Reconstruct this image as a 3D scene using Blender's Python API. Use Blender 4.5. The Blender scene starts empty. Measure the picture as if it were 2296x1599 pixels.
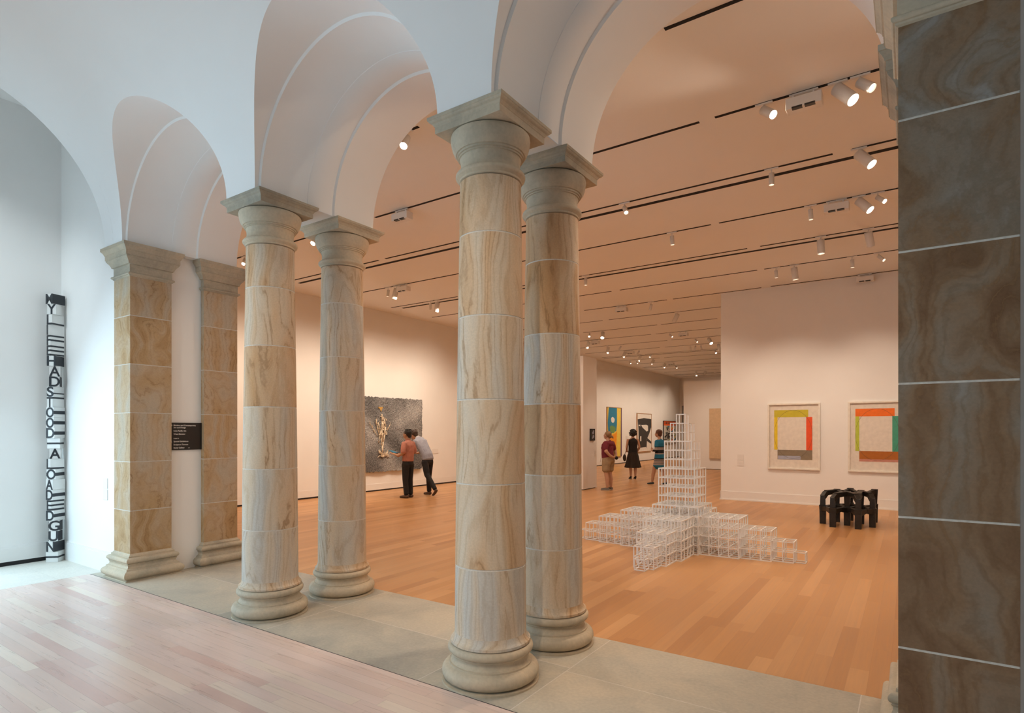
import bpy, bmesh, math, random
from mathutils import Vector, Matrix
random.seed(7)
SC = bpy.context.scene
COL = SC.collection
PI = math.pi

# ---------------------------------------------------------------- camera, world, exposure
cam = bpy.data.cameras.new('camera')
cam.sensor_width = 36.0
cam.lens = 1314.0 / 2296.0 * 36.0
cam.shift_y = (966.0 - 799.5) / 2296.0
cam.clip_start = 0.05
cam.clip_end = 200
camo = bpy.data.objects.new('camera', cam)
camo.location = (0, 0, 1.62)
camo.rotation_euler = (PI / 2, 0, math.atan2(894, 1314))
COL.objects.link(camo)
SC.camera = camo

SC.view_settings.view_transform = 'Standard'
SC.view_settings.look = 'None'
SC.view_settings.exposure = 0.0
SC.view_settings.gamma = 1.0
SC.view_settings.use_curve_mapping = False
SC.cycles.max_bounces = 7
SC.cycles.diffuse_bounces = 5
SC.cycles.use_adaptive_sampling = True
SC.cycles.adaptive_threshold = 0.09
SC.cycles.adaptive_min_samples = 16
SC.cycles.glossy_bounces = 3
SC.cycles.sample_clamp_indirect = 6.0
SC.cycles.caustics_reflective = False
SC.cycles.caustics_refractive = False
SC.cycles.use_denoising = True

W = bpy.data.worlds.new('world')
SC.world = W
W.use_nodes = True
W.node_tree.nodes['Background'].inputs[0].default_value = (0.62, 0.80, 1.0, 1)
W.node_tree.nodes['Background'].inputs[1].default_value = 0.6

WARM = (1.0, 0.80, 0.61)

def area_light(name, loc, target, sx, sy, energy, color):
    l = bpy.data.lights.new(name, 'AREA')
    l.shape = 'RECTANGLE'; l.size = sx; l.size_y = sy; l.energy = energy; l.color = color
    o = bpy.data.objects.new(name, l)
    o.location = loc
    o.rotation_euler = (Vector(target) - Vector(loc)).to_track_quat('-Z', 'Y').to_euler()
    COL.objects.link(o)
    return o
# daylight coming through the tall lobby window in the left wall (Y from -2.6 to 1.9); the south panel is fill light added for the column fronts
area_light('daylight_west', (-9.12, -0.35, 1.85), (0, -0.35, -7.0), 4.3, 3.2, 265, (0.56, 0.82, 1.0))
area_light('fill_south', (-5.0, -3.22, 1.9), (-5.0, 3, 1.9), 3.4, 2.8, 62, (0.60, 0.84, 1.0))
SPOT_GAIN = 1.13

# ---------------------------------------------------------------- node helpers
def newmat(name):
    m = bpy.data.materials.new(name)
    m.use_nodes = True
    nt = m.node_tree
    return m, nt, nt.nodes['Principled BSDF']
def N(nt, t, **k):
    n = nt.nodes.new(t)
    for a, v in k.items():
        if a == 'inp':
            for i, x in v.items(): n.inputs[i].default_value = x
        else: setattr(n, a, v)
    return n
def L(nt, a, b): nt.links.new(a, b)
def math_(nt, op, a, b=None, c=None):
    n = nt.nodes.new('ShaderNodeMath'); n.operation = op
    for i, v in enumerate((a, b, c)):
        if v is None: continue
        if isinstance(v, (int, float)): n.inputs[i].default_value = v
        else: L(nt, v, n.inputs[i])
    return n.outputs[0]
def ramp(nt, fac, stops, interp='LINEAR'):
    r = nt.nodes.new('ShaderNodeValToRGB'); r.color_ramp.interpolation = interp
    e = r.color_ramp.elements
    e[0].position, e[0].color = stops[0][0], (*stops[0][1], 1)
    e[1].position, e[1].color = stops[1][0], (*stops[1][1], 1)
    for p, c in stops[2:]:
        x = e.new(p); x.color = (*c, 1)
    L(nt, fac, r.inputs[0])
    return r.outputs[0]
def mixc(nt, fac, a, b, mode='MIX'):
    n = nt.nodes.new('ShaderNodeMix'); n.data_type = 'RGBA'; n.blend_type = mode
    if isinstance(fac, (int, float)): n.inputs[0].default_value = fac
    else: L(nt, fac, n.inputs[0])
    for i, v in ((6, a), (7, b)):
        if isinstance(v, tuple): n.inputs[i].default_value = (*v, 1) if len(v) == 3 else v
        else: L(nt, v, n.inputs[i])
    return n.outputs[2]
def plain(name, col, rough=0.6, metal=0.0, noise=0.04, scale=8.0):
    """painted / cloth surface with a faint procedural mottling"""
    m, nt, b = newmat(name)
    tc = N(nt, 'ShaderNodeTexCoord')
    nz = N(nt, 'ShaderNodeTexNoise', inp={'Scale': scale, 'Detail': 3.0})
    L(nt, tc.outputs['Object'], nz.inputs['Vector'])
    c = ramp(nt, nz.outputs['Fac'], [(0.3, tuple(max(0, x * (1 - noise)) for x in col)), (0.7, tuple(min(1, x * (1 + noise)) for x in col))])
    L(nt, c, b.inputs['Base Color'])
    b.inputs['Roughness'].default_value = rough
    b.inputs['Metallic'].default_value = metal
    return m
def glow(name, col, s):
    m, nt, b = newmat(name)
    b.inputs['Base Color'].default_value = (*col, 1)
    b.inputs['Emission Color'].default_value = (*col, 1)
    b.inputs['Emission Strength'].default_value = s
    return m

def planks(name, width, length, cols, along='X', rough=0.35, grain=0.12, seam=0.25):
    m, nt, b = newmat(name)
    g = N(nt, 'ShaderNodeNewGeometry')
    s = N(nt, 'ShaderNodeSeparateXYZ'); L(nt, g.outputs['Position'], s.inputs[0])
    u, v = (s.outputs['X'], s.outputs['Y']) if along == 'X' else (s.outputs['Y'], s.outputs['X'])
    vr = math_(nt, 'DIVIDE', v, width)
    row = math_(nt, 'FLOOR', vr)
    wn = N(nt, 'ShaderNodeTexWhiteNoise', noise_dimensions='1D'); L(nt, row, wn.inputs['W'])
    sh = math_(nt, 'MULTIPLY', wn.outputs['Value'], 17.3)
    ur = math_(nt, 'ADD', math_(nt, 'DIVIDE', u, length), sh)
    col = math_(nt, 'FLOOR', ur)
    cv = N(nt, 'ShaderNodeCombineXYZ'); L(nt, row, cv.inputs[0]); L(nt, col, cv.inputs[1])
    w2 = N(nt, 'ShaderNodeTexWhiteNoise', noise_dimensions='2D'); L(nt, cv.outputs[0], w2.inputs['Vector'])
    base = ramp(nt, w2.outputs['Value'], [(i / (len(cols) - 1), c) for i, c in enumerate(cols)])
    # grain stretched along the plank, shifted per plank
    gv = N(nt, 'ShaderNodeCombineXYZ')
    L(nt, math_(nt, 'ADD', math_(nt, 'MULTIPLY', u, 1.6), math_(nt, 'MULTIPLY', w2.outputs['Value'], 40)), gv.inputs[0])
    L(nt, math_(nt, 'MULTIPLY', v, 38.0), gv.inputs[1])
    nz = N(nt, 'ShaderNodeTexNoise', inp={'Scale': 1.0, 'Detail': 5.0, 'Roughness': 0.6, 'Distortion': 0.6}); L(nt, gv.outputs[0], nz.inputs['Vector'])
    gr = ramp(nt, nz.outputs['Fac'], [(0.3, (1 - grain,) * 3), (0.7, (1 + grain * .5,) * 3)])
    c = mixc(nt, 1.0, base, gr, 'MULTIPLY')
    fv = math_(nt, 'FRACT', vr); fu = math_(nt, 'FRACT', ur)
    e1 = math_(nt, 'LESS_THAN', fv, 0.0025 / width)
    e2 = math_(nt, 'LESS_THAN', fu, 0.003 / length)
    sm = math_(nt, 'MULTIPLY', math_(nt, 'MAXIMUM', e1, e2), seam)
    c = mixc(nt, sm, c, (0.08, 0.04, 0.02))
    L(nt, c, b.inputs['Base Color'])
    b.inputs['Roughness'].default_value = rough
    rr = math_(nt, 'ADD', math_(nt, 'MULTIPLY', nz.outputs['Fac'], 0.2), rough - 0.1)
    L(nt, rr, b.inputs['Roughness'])
    return m

def sandstone(name, c1, c2, c3, c4, vstretch=0.24, fine=0.55):
    """swirling banded sandstone; each block has its own offset, swirl and tint through the 'blk' colour attribute"""
    m, nt, b = newmat(name)
    tc = N(nt, 'ShaderNodeTexCoord')
    at = N(nt, 'ShaderNodeAttribute', attribute_name='blk')
    sp = N(nt, 'ShaderNodeSeparateColor'); L(nt, at.outputs['Color'], sp.inputs[0])
    mp = N(nt, 'ShaderNodeMapping'); mp.inputs['Scale'].default_value = (1, 1, vstretch)
    L(nt, tc.outputs['Object'], mp.inputs['Vector'])
    off = N(nt, 'ShaderNodeVectorMath', operation='SCALE'); L(nt, at.outputs['Color'], off.inputs[0]); off.inputs['Scale'].default_value = 23.0
    ad = N(nt, 'ShaderNodeVectorMath', operation='ADD'); L(nt, mp.outputs[0], ad.inputs[0]); L(nt, off.outputs[0], ad.inputs[1])
    # big warp
    n1 = N(nt, 'ShaderNodeTexNoise', inp={'Scale': 2.4, 'Detail': 2.0}); L(nt, ad.outputs[0], n1.inputs['Vector'])
    wp = N(nt, 'ShaderNodeVectorMath', operation='MULTIPLY_ADD'); L(nt, n1.outputs['Color'], wp.inputs[0])
    wamt = N(nt, 'ShaderNodeCombineXYZ')
    ws = math_(nt, 'ADD', math_(nt, 'MULTIPLY', sp.outputs['Green'], 0.75), 0.22)
    for i in range(3): L(nt, ws, wamt.inputs[i])
    L(nt, wamt.outputs[0], wp.inputs[1]); L(nt, ad.outputs[0], wp.inputs[2])
    rot = N(nt, 'ShaderNodeVectorRotate', rotation_type='Z_AXIS'); L(nt, wp.outputs[0], rot.inputs['Vector'])
    L(nt, math_(nt, 'MULTIPLY', sp.outputs['Blue'], 3.0), rot.inputs['Angle'])
    wv = N(nt, 'ShaderNodeTexWave', wave_type='BANDS', bands_direction='X', inp={'Scale': 1.6, 'Distortion': 3.0, 'Detail': 3.0, 'Detail Scale': 1.2, 'Detail Roughness': 0.6})
    L(nt, rot.outputs[0], wv.inputs['Vector'])
    wf = N(nt, 'ShaderNodeTexWave', wave_type='BANDS', bands_direction='X', inp={'Scale': 7.0, 'Distortion': 7.0, 'Detail': 4.0, 'Detail Scale': 1.6, 'Detail Roughness': 0.65})
    L(nt, rot.outputs[0], wf.inputs['Vector'])
    n2 = N(nt, 'ShaderNodeTexNoise', inp={'Scale': 3.2, 'Detail': 4.0, 'Roughness': 0.6}); L(nt, wp.outputs[0], n2.inputs['Vector'])
    f = math_(nt, 'ADD', math_(nt, 'MULTIPLY', wv.outputs['Fac'], 0.22), math_(nt, 'MULTIPLY', n2.outputs['Fac'], 0.75))
    f = math_(nt, 'ADD', f, math_(nt, 'MULTIPLY', math_(nt, 'SUBTRACT', sp.outputs['Red'], 0.5), 0.34))
    base = ramp(nt, f, [(0.22, c1), (0.42, c2), (0.62, c3), (0.82, c4)])
    line = ramp(nt, wf.outputs['Fac'], [(0.0, (0.84, 0.78, 0.70)), (0.45, (1.0, 1.0, 1.0)), (1.0, (1.05, 1.05, 1.04))])
    c = mixc(nt, fine, base, line, 'MULTIPLY')
    vn = ramp(nt, wf.outputs['Fac'], [(0.0, (1, 1, 1)), (0.10, (0, 0, 0))]); nv = ramp(nt, n2.outputs['Fac'], [(0.50, (0, 0, 0)), (0.66, (1, 1, 1))])
    c = mixc(nt, math_(nt, 'MULTIPLY', math_(nt, 'MULTIPLY', vn, nv), 0.6), c, (0.26, 0.15, 0.07))
    # fine speckle
    n3 = N(nt, 'ShaderNodeTexNoise', inp={'Scale': 90.0, 'Detail': 2.0}); L(nt, tc.outputs['Object'], n3.inputs['Vector'])
    spk = ramp(nt, n3.outputs['Fac'], [(0.3, (0.93,) * 3), (0.7, (1.05,) * 3)])
    c = mixc(nt, 1.0, c, spk, 'MULTIPLY')
    L(nt, c, b.inputs['Base Color'])
    b.inputs['Roughness'].default_value = 0.72
    b.inputs['Specular IOR Level'].default_value = 0.25
    bp = N(nt, 'ShaderNodeBump', inp={'Strength': 0.25, 'Distance': 0.004})
    L(nt, math_(nt, 'ADD', n3.outputs['Fac'], math_(nt, 'MULTIPLY', wf.outputs['Fac'], 0.3)), bp.inputs['Height'])
    L(nt, bp.outputs[0], b.inputs['Normal'])
    return m

def flagstone(name, cols, rough=0.6):
    m, nt, b = newmat(name)
    g = N(nt, 'ShaderNodeNewGeometry')
    at = N(nt, 'ShaderNodeAttribute', attribute_name='blk')
    ad = N(nt, 'ShaderNodeVectorMath', operation='MULTIPLY_ADD'); L(nt, at.outputs['Color'], ad.inputs[0]); ad.inputs[1].default_value = (9, 9, 9); L(nt, g.outputs['Position'], ad.inputs[2])
    n1 = N(nt, 'ShaderNodeTexNoise', inp={'Scale': 2.2, 'Detail': 6.0, 'Roughness': 0.62, 'Distortion': 0.5}); L(nt, ad.outputs[0], n1.inputs['Vector'])
    sp = N(nt, 'ShaderNodeSeparateColor'); L(nt, at.outputs['Color'], sp.inputs[0])
    f = math_(nt, 'ADD', n1.outputs['Fac'], math_(nt, 'MULTIPLY', math_(nt, 'SUBTRACT', sp.outputs['Red'], 0.5), 0.25))
    c = ramp(nt, f, [(0.25, cols[0]), (0.5, cols[1]), (0.75, cols[2])])
    n2 = N(nt, 'ShaderNodeTexNoise', inp={'Scale': 45.0, 'Detail': 3.0}); L(nt, g.outputs['Position'], n2.inputs['Vector'])
    c = mixc(nt, 1.0, c, ramp(nt, n2.outputs['Fac'], [(0.3, (0.92,) * 3), (0.7, (1.05,) * 3)]), 'MULTIPLY')
    L(nt, c, b.inputs['Base Color']); b.inputs['Roughness'].default_value = rough
    b.inputs['Specular IOR Level'].default_value = 0.3
    return m

M = {}
M['wall'] = plain('white_wall_paint', (0.84, 0.83, 0.81), 0.75, noise=0.012, scale=2.0)
M['ceil'] = plain('white_ceiling_paint', (0.84, 0.83, 0.81), 0.85, noise=0.012, scale=1.0)
M['plaster'] = plain('vault_plaster', (0.84, 0.84, 0.83), 0.8, noise=0.015, scale=1.3)
M['base'] = plain('baseboard_paint', (0.82, 0.81, 0.79), 0.5, noise=0.01)
M['gap'] = plain('shadow_gap_black', (0.012, 0.01, 0.01), 0.6)
M['slot'] = plain('slot_black', (0.010, 0.008, 0.008), 0.9)
M['oak'] = planks('oak_planks', 0.115, 1.9, [(0.44, 0.205, 0.075), (0.56, 0.285, 0.112), (0.50, 0.245, 0.092), (0.62, 0.335, 0.145), (0.53, 0.265, 0.10)], 'Y', 0.36, 0.10, 0.10)
M['pale'] = planks('pale_red_oak_strips', 0.083, 1.15, [(0.64, 0.44, 0.385), (0.74, 0.59, 0.51), (0.68, 0.51, 0.44), (0.80, 0.68, 0.57), (0.70, 0.54, 0.48), (0.76, 0.60, 0.53)], 'X', 0.30, 0.07, 0.30)
M['stone'] = sandstone('banded_sandstone', (0.53, 0.50, 0.45), (0.59, 0.49, 0.375), (0.58, 0.42, 0.275), (0.49, 0.29, 0.14))
M['stone2'] = sandstone('ochre_sandstone', (0.47, 0.40, 0.31), (0.49, 0.365, 0.24), (0.46, 0.31, 0.165), (0.37, 0.22, 0.10), 0.8, 0.35)
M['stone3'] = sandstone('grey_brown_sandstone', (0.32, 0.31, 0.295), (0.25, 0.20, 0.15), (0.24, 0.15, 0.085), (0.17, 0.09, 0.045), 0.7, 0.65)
M['joint'] = plain('mortar', (0.62, 0.58, 0.52), 0.9, noise=0.10, scale=60)
M['cap'] = flagstone('grey_capital_stone', [(0.31, 0.285, 0.23), (0.49, 0.425, 0.32), (0.63, 0.51, 0.36)], 0.7)
M['flag'] = flagstone('threshold_stone', [(0.36, 0.34, 0.29), (0.47, 0.43, 0.35), (0.55, 0.485, 0.38)])
M['paleflag'] = flagstone('pale_limestone', [(0.60, 0.585, 0.53), (0.68, 0.65, 0.58), (0.72, 0.69, 0.61)], 0.5)
M['white'] = plain('white_enamel', (0.78, 0.76, 0.73), 0.45, noise=0.01)
M['lattice'] = plain('white_lattice_enamel', (0.83, 0.82, 0.80), 0.4, noise=0.01)
M['blackwood'] = plain('blackened_wood', (0.016, 0.013, 0.010), 0.42, noise=0.35, scale=30)
M['lit'] = glow('lamp_glow', (1.0, 0.86, 0.68), 60)
M['dimlit'] = glow('lamp_glow_soft', (1.0, 0.84, 0.66), 3.0)
M['dark'] = plain('dark_trim', (0.03, 0.028, 0.026), 0.4)

# ---------------------------------------------------------------- mesh helpers
class MB:
    def __init__(s): s.v = []; s.f = []; s.m = []; s.b = []; s.sm = []; s.cur = 0; s.blk = (0.5, 0.5, 0.5); s.smooth = False
    def vert(s, p): s.v.append(tuple(p)); return len(s.v) - 1
    def face(s, idx): s.f.append(tuple(idx)); s.m.append(s.cur); s.b.append(s.blk); s.sm.append(s.smooth)
    def poly(s, pts): s.face([s.vert(p) for p in pts])
    def box(s, x0, x1, y0, y1, z0, z1):
        i = [s.vert(p) for p in ((x0,y0,z0),(x1,y0,z0),(x1,y1,z0),(x0,y1,z0),(x0,y0,z1),(x1,y0,z1),(x1,y1,z1),(x0,y1,z1))]
        for q in ((0,3,2,1),(4,5,6,7),(0,1,5,4),(1,2,6,5),(2,3,7,6),(3,0,4,7)): s.face([i[k] for k in q])
    def beam(s, a, b, w, h=None, up=(0, 0, 1), taper=1.0):
        a = Vector(a); b = Vector(b); h = h or w
        t = (b - a).normalized(); u = Vector(up)
        if abs(t.dot(u)) > 0.98: u = Vector((1, 0, 0))
        sx = t.cross(u).normalized(); sy = sx.cross(t).normalized()
        r = []
        for p, k in ((a, 1.0), (b, taper)):
            r.append([s.vert(p + sx * (w/2*k*i) + sy * (h/2*k*j)) for i, j in ((-1,-1),(1,-1),(1,1),(-1,1))])
        s.face(r[0][::-1]); s.face(r[1])
        for k in range(4): s.face((r[0][k], r[0][(k+1)%4], r[1][(k+1)%4], r[1][k]))
    def cyl(s, a, b, r0, r1=None, n=20, caps=(True, True)):
        a = Vector(a); b = Vector(b); r1 = r0 if r1 is None else r1
        t = (b - a).normalized(); u = Vector((0,0,1)) if abs(t.z) < .9 else Vector((1,0,0))
        sx = t.cross(u).normalized(); sy = t.cross(sx)
        A = [s.vert(a + (sx*math.cos(2*PI*k/n) + sy*math.sin(2*PI*k/n))*r0) for k in range(n)]
        B = [s.vert(b + (sx*math.cos(2*PI*k/n) + sy*math.sin(2*PI*k/n))*r1) for k in range(n)]
        sm = s.smooth; s.smooth = True
        for k in range(n): s.face((A[k], A[(k+1)%n], B[(k+1)%n], B[k]))
        s.smooth = sm
        if caps[0]: s.face(A[::-1])
        if caps[1]: s.face(B)
    def lathe(s, prof, n=72, c=(0, 0), blks=None, mats=None):
        rings = []
        for r, z in prof:
            rings.append([s.vert((c[0] + r*math.cos(2*PI*k/n), c[1] + r*math.sin(2*PI*k/n), z)) for k in range(n)])
        for j in range(len(rings) - 1):
            if mats: s.cur = mats[j]
            if blks: s.blk = blks[j]
            for k in range(n): s.face((rings[j][k], rings[j][(k+1)%n], rings[j+1][(k+1)%n], rings[j+1][k]))
        s.face(rings[0][::-1]); s.face(rings[-1])
    def sq(s, prof, x0, x1, y0, y1, blks=None, mats=None, cap=True):
        """rectangular shaft: prof of (offset, z)"""
        rings = []
        for o, z in prof:
            rings.append([s.vert(p) for p in ((x0-o,y0-o,z),(x1+o,y0-o,z),(x1+o,y1+o,z),(x0-o,y1+o,z))])
        for j in range(len(rings) - 1):
            if mats: s.cur = mats[j]
            if blks: s.blk = blks[j]
            for k in range(4): s.face((rings[j][k], rings[j][(k+1)%4], rings[j+1][(k+1)%4], rings[j+1][k]))
        if cap: s.face(rings[0][::-1]); s.face(rings[-1])
    def build(s, name, mats, parent=None, loc=None, bevel=0, autosmooth=None):
        me = bpy.data.meshes.new(name)
        me.from_pydata(s.v, [], s.f)
        if not isinstance(mats, (list, tuple)): mats = [mats]
        for m in mats: me.materials.append(m)
        me.polygons.foreach_set('material_index', s.m)
        me.polygons.foreach_set('use_smooth', s.sm)
        ca = me.color_attributes.new('blk', 'FLOAT_COLOR', 'CORNER')
        data = []
        for p, c in zip(me.polygons, s.b): data += [c[0], c[1], c[2], 1.0] * p.loop_total
        ca.data.foreach_set('color', data)
        me.update()
        o = bpy.data.objects.new(name, me)
        COL.objects.link(o)
        if loc: o.location = loc
        if parent: o.parent = parent
        if autosmooth is not None:
            me.polygons.foreach_set('use_smooth', [True] * len(me.polygons))
            me.set_sharp_from_angle(angle=math.radians(autosmooth))
        if bevel:
            b = o.modifiers.new('bevel', 'BEVEL'); b.width = bevel; b.segments = 2; b.limit_method = 'ANGLE'
        return o
def rb(): return (random.random(), random.random(), random.random())
def tag(o, label=None, cat=None, group=None, kind=None):
    if label: o['label'] = label
    if cat: o['category'] = cat
    if group: o['group'] = group
    if kind: o['kind'] = kind
    return o
def empty(name, loc=(0, 0, 0), rz=0.0):
    o = bpy.data.objects.new(name, None); o.location = loc; o.rotation_euler = (0, 0, rz); o.empty_display_size = 0.1
    COL.objects.link(o); return o
def struct(o, label=None): 
    o['kind'] = 'structure'
    if label: o['label'] = label
    return o

# ---------------------------------------------------------------- dimensions
ZC = 4.86                     # gallery ceiling
ZS = 3.64                     # springing of the arches
YV = 2.83                     # where the lobby vault springs
RV = 1.45
XV0 = -7.38                   # left end of the lobby vault
BAYS = [-5.95, -3.51, -1.07]
PIERS = [-7.17, -4.73, -2.29, 0.15]
YG = 4.09                     # gallery face of the arcade
XL, XR = -11.85, 4.0          # gallery side walls

# ---------------------------------------------------------------- floors
def flr(name, x0, x1, y0, y1, mat, label, z=0.0, t=0.2):
    b = MB(); b.box(x0, x1, y0, y1, z - t, z)
    return struct(b.build(name, mat), label)
flr('floor', XL - .2, XR, 4.18, 36.6, M['oak'], 'warm oak plank floor of the gallery')
flr('floor_lobby', -7.67, XR, -3.4, 2.793, M['pale'], 'pale pinkish wood strip floor in front of the columns')
b = MB()
xs = [-9.2, -8.3, -7.67]; ys = [-3.4, -2.0, -1.1, -0.2, 0.7, 1.6, 2.5, 2.97]
b.cur = 1; b.box(-9.2, -7.67, -3.4, 2.97, -0.2, -0.0004); b.cur = 0
for i in range(2):
    for j in range(7):
        b.blk = rb(); b.poly([(xs[i]+.002, ys[j]+.002, 0), (xs[i+1]-.002, ys[j]+.002, 0), (xs[i+1]-.002, ys[j+1]-.002, 0), (xs[i]+.002, ys[j+1]-.002, 0)])
struct(b.build('floor_entry', [M['paleflag'], M['joint']]), 'pale limestone floor by the left wall')
b = MB()
b.cur = 1; b.box(-7.67, XR, 2.80, 4.18, -0.2, -0.0004)
b.cur = 0
def slab(x0, x1, y0, y1):
    b.blk = rb(); g = .0032
    b.poly([(x0+g, y0+g, 0), (x1-g, y0+g, 0), (x1-g, y1-g, 0), (x0+g, y1-g, 0)])
for i, (xa, xb) in enumerate(((-7.67, -6.9), (-6.9, -5.05), (-4.35, -2.65), (-1.92, -0.25), (-0.25, 1.9), (1.9, XR))):
    slab(xa, xb, 2.80, 3.47); slab(xa, xb, 3.47, 4.18)
for xa, xb in ((-5.05, -4.35), (-2.65, -1.92)):
    slab(xa, xb, 2.80, 3.53); slab(xa, xb, 3.53, 4.18)
struct(b.build('floor_threshold', [M['flag'], M['joint']]), 'grey stone slabs under the arcade')
b = MB(); b.box(-7.67, XR, 2.793, 2.80, -0.05, 0.0005)
struct(b.build('trim_1', M['dark']), 'thin dark joint between wood and stone floor')

# ---------------------------------------------------------------- gallery shell
b = MB(); b.box(XL - .2, XR + .2, YG - 0.05, 36.6, ZC, ZC + .2)
struct(b.build('ceiling', M['ceil']), 'white gallery ceiling crossed by black slots')
def wallbox(name, x0, x1, y0, y1, z0, z1, mat='wall', label=None):
    b = MB(); b.box(x0, x1, y0, y1, z0, z1); return struct(b.build(name, M[mat]), label)
wallbox('wall_left', XL - .2, XL, YG, 36.6, 0.035, ZC, label='long white wall with the grey relief painting')
wallbox('wall_right', -3.71, XR + .2, 14.23, 14.43, 0.02, ZC, label='white wall with the two framed prints')
wallbox('wall_right_return', -3.71, -3.51, 14.43, 36.2, 0.02, ZC)
wallbox('wall_gallery_east', XR, XR + .2, YG, 14.23, 0, ZC)
# far end wall with a doorway
b = MB(); b.box(XL, -11.72, 35.9, 36.1, 0, ZC); b.box(-10.6, -3.5, 35.9, 36.1, 0, ZC); b.box(-11.72, -10.6, 35.9, 36.1, 3.16, ZC)
b.box(XL - .2, -9, 37.6, 37.7, 0, ZC); b.box(XL - .2, XL, 36.1, 37.6, 0, ZC); b.box(-10.4, -10.2, 36.1, 37.6, 0, ZC); b.box(XL - .2, -9, 36.1, 37.7, 3.2, 3.3); b.box(XL - .2, -9, 36.5, 37.7, -0.1, 0.0)
struct(b.build('wall_back', M['wall']), 'far end wall of the rear gallery')
# free-standing partitions
def partition(name, x0, x1, y0, y1, h, label):
    b = MB(); b.box(x0, x1, y0, y1, 0.02, h); b.cur = 1; b.box(x0+.03, x1-.03, y0+.03, y1-.03, 0, 0.02)
    b.cur = 0; b.box(x0-.006, x1+.006, y0-.006, y1+.006, 0.02, 0.05)
    o = b.build(name, [M['wall'], M['gap']]); return struct(o, label)
partition('wall_partition_left', -8.25, -7.387, 14.31, 15.14, 3.67, 'white partition with the small dark picture')
partition('wall_partition_rear', -8.08, -4.4, 25.0, 25.6, 3.74, 'rear white partition with the pale painting')
# black shadow gaps and baseboard reveals
b = MB(); b.box(XL - .05, XL + .002, 4.3, 35.9, 0.0, 0.036); struct(b.build('baseboard_left_gap', M['gap']))
b = MB(); b.box(XL, XL + .006, 4.3, 35.9, 0.036, 0.20); struct(b.build('baseboard_left', M['base']))
b = MB(); b.box(-3.716, XR, 14.218, 14.23, 0.02, 0.205); b.box(-3.724, -3.71, 14.218, 36, 0.02, 0.205)
b.box(-3.735, XR, 14.205, 14.23, 0.0, 0.03)
struct(b.build('baseboard_right', M['base']))

# ceiling slots
TH = [4.60 + 1.59 * k for k in range(20)]
b = MB()
def strip(x0, x1, y, w): b.box(x0, x1, y - w/2, y + w/2, ZC - 0.004, ZC + 0.01)
GAPS = {}
for k, y in enumerate(TH):
    x = -11.3
    while x < XR - .3:
        ln = random.uniform(1.6, 4.2); x2 = min(x + ln, XR - .1)
        if y > 14.2: x2 = min(x2, -3.8)
        if x2 > x + .2: strip(x, x2, y, 0.038)
        x = x2 + random.uniform(0.12, 0.22)
        if y > 14.2 and x > -3.9: break
struct(b.build('trim_2', M['slot']), 'thin black lighting slots in the ceiling')
b = MB()
for y in (8.01, 11.18, 24.0, 28.8, 33.5): strip(-11.1 if y < 12 else -11.35, XR - .1 if y < 14 else -3.8, y, 0.075)
struct(b.build('trim_3', M['slot']), 'wide black air slots in the ceiling')

# ---------------------------------------------------------------- arcade, vault
def vpt(x, phi): return (x, YV - RV + RV * math.cos(phi), ZS + RV * math.sin(phi))
R1, R2, R3 = 1.006, 0.988, 0.964
NT = 56
def rect_hit(dx, dy, hx, hy):
    t = 1e9
    if abs(dx) > 1e-9: t = min(t, hx / abs(dx))
    if dy > 1e-9: t = min(t, hy / dy)
    return dx * t, dy * t
PT = 0.90                     # vault angle of the top of the bay panels
vb = MB(); vb.smooth = True
for xc in BAYS:
    rings = []
    KR = 8
    for k in range(NT + 1):
        th = PI * k / NT
        dx, z = R1 * math.cos(th), R1 * math.sin(th)
        ph = math.asin(min(1, z / RV))
        ex, ey = rect_hit(dx, ph, 1.22, PT)
        rings.append([vb.vert(vpt(xc + dx + (ex-dx)*j/KR, ph + (ey-ph)*j/KR)) for j in range(KR + 1)])
    for k in range(NT):
        for j in range(KR): vb.face((rings[k][j], rings[k+1][j], rings[k+1][j+1], rings[k][j+1]))
    # corner triangles of the rectangular panel
    for k in range(NT):
        a, c = vb.v[rings[k][KR]], vb.v[rings[k+1][KR]]
        if abs(a[0]-xc) > 1.219 and abs(c[0]-xc) < 1.219 or abs(a[0]-xc) < 1.219 and abs(c[0]-xc) > 1.219:
            sx = 1 if (a[0] + c[0]) / 2 > xc else -1
            t = vb.vert(vpt(xc + sx * 1.22, PT)); vb.face((rings[k][KR], rings[k+1][KR], t))
def grid(x0, x1, p0, p1, nx, npp):
    g = [[vb.vert(vpt(x0 + (x1-x0)*i/nx, p0 + (p1-p0)*j/npp)) for j in range(npp+1)] for i in range(nx+1)]
    for i in range(nx):
        for j in range(npp): vb.face((g[i][j], g[i+1][j], g[i+1][j+1], g[i][j+1]))
grid(XV0, -7.17, 0, PT, 2, 12)
grid(XV0, XR, PT, PI, 24, 30)
grid(0.15, XR, 0, PT, 6, 12)
o = vb.build('ceiling_vault', M['plaster'])
bm = bmesh.new(); bm.from_mesh(o.data); bmesh.ops.remove_doubles(bm, verts=bm.verts, dist=0.0005); bmesh.ops.recalc_face_normals(bm, faces=bm.faces); bm.to_mesh(o.data); bm.free()
struct(o, 'bluish white lobby vault above the arches')

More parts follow.
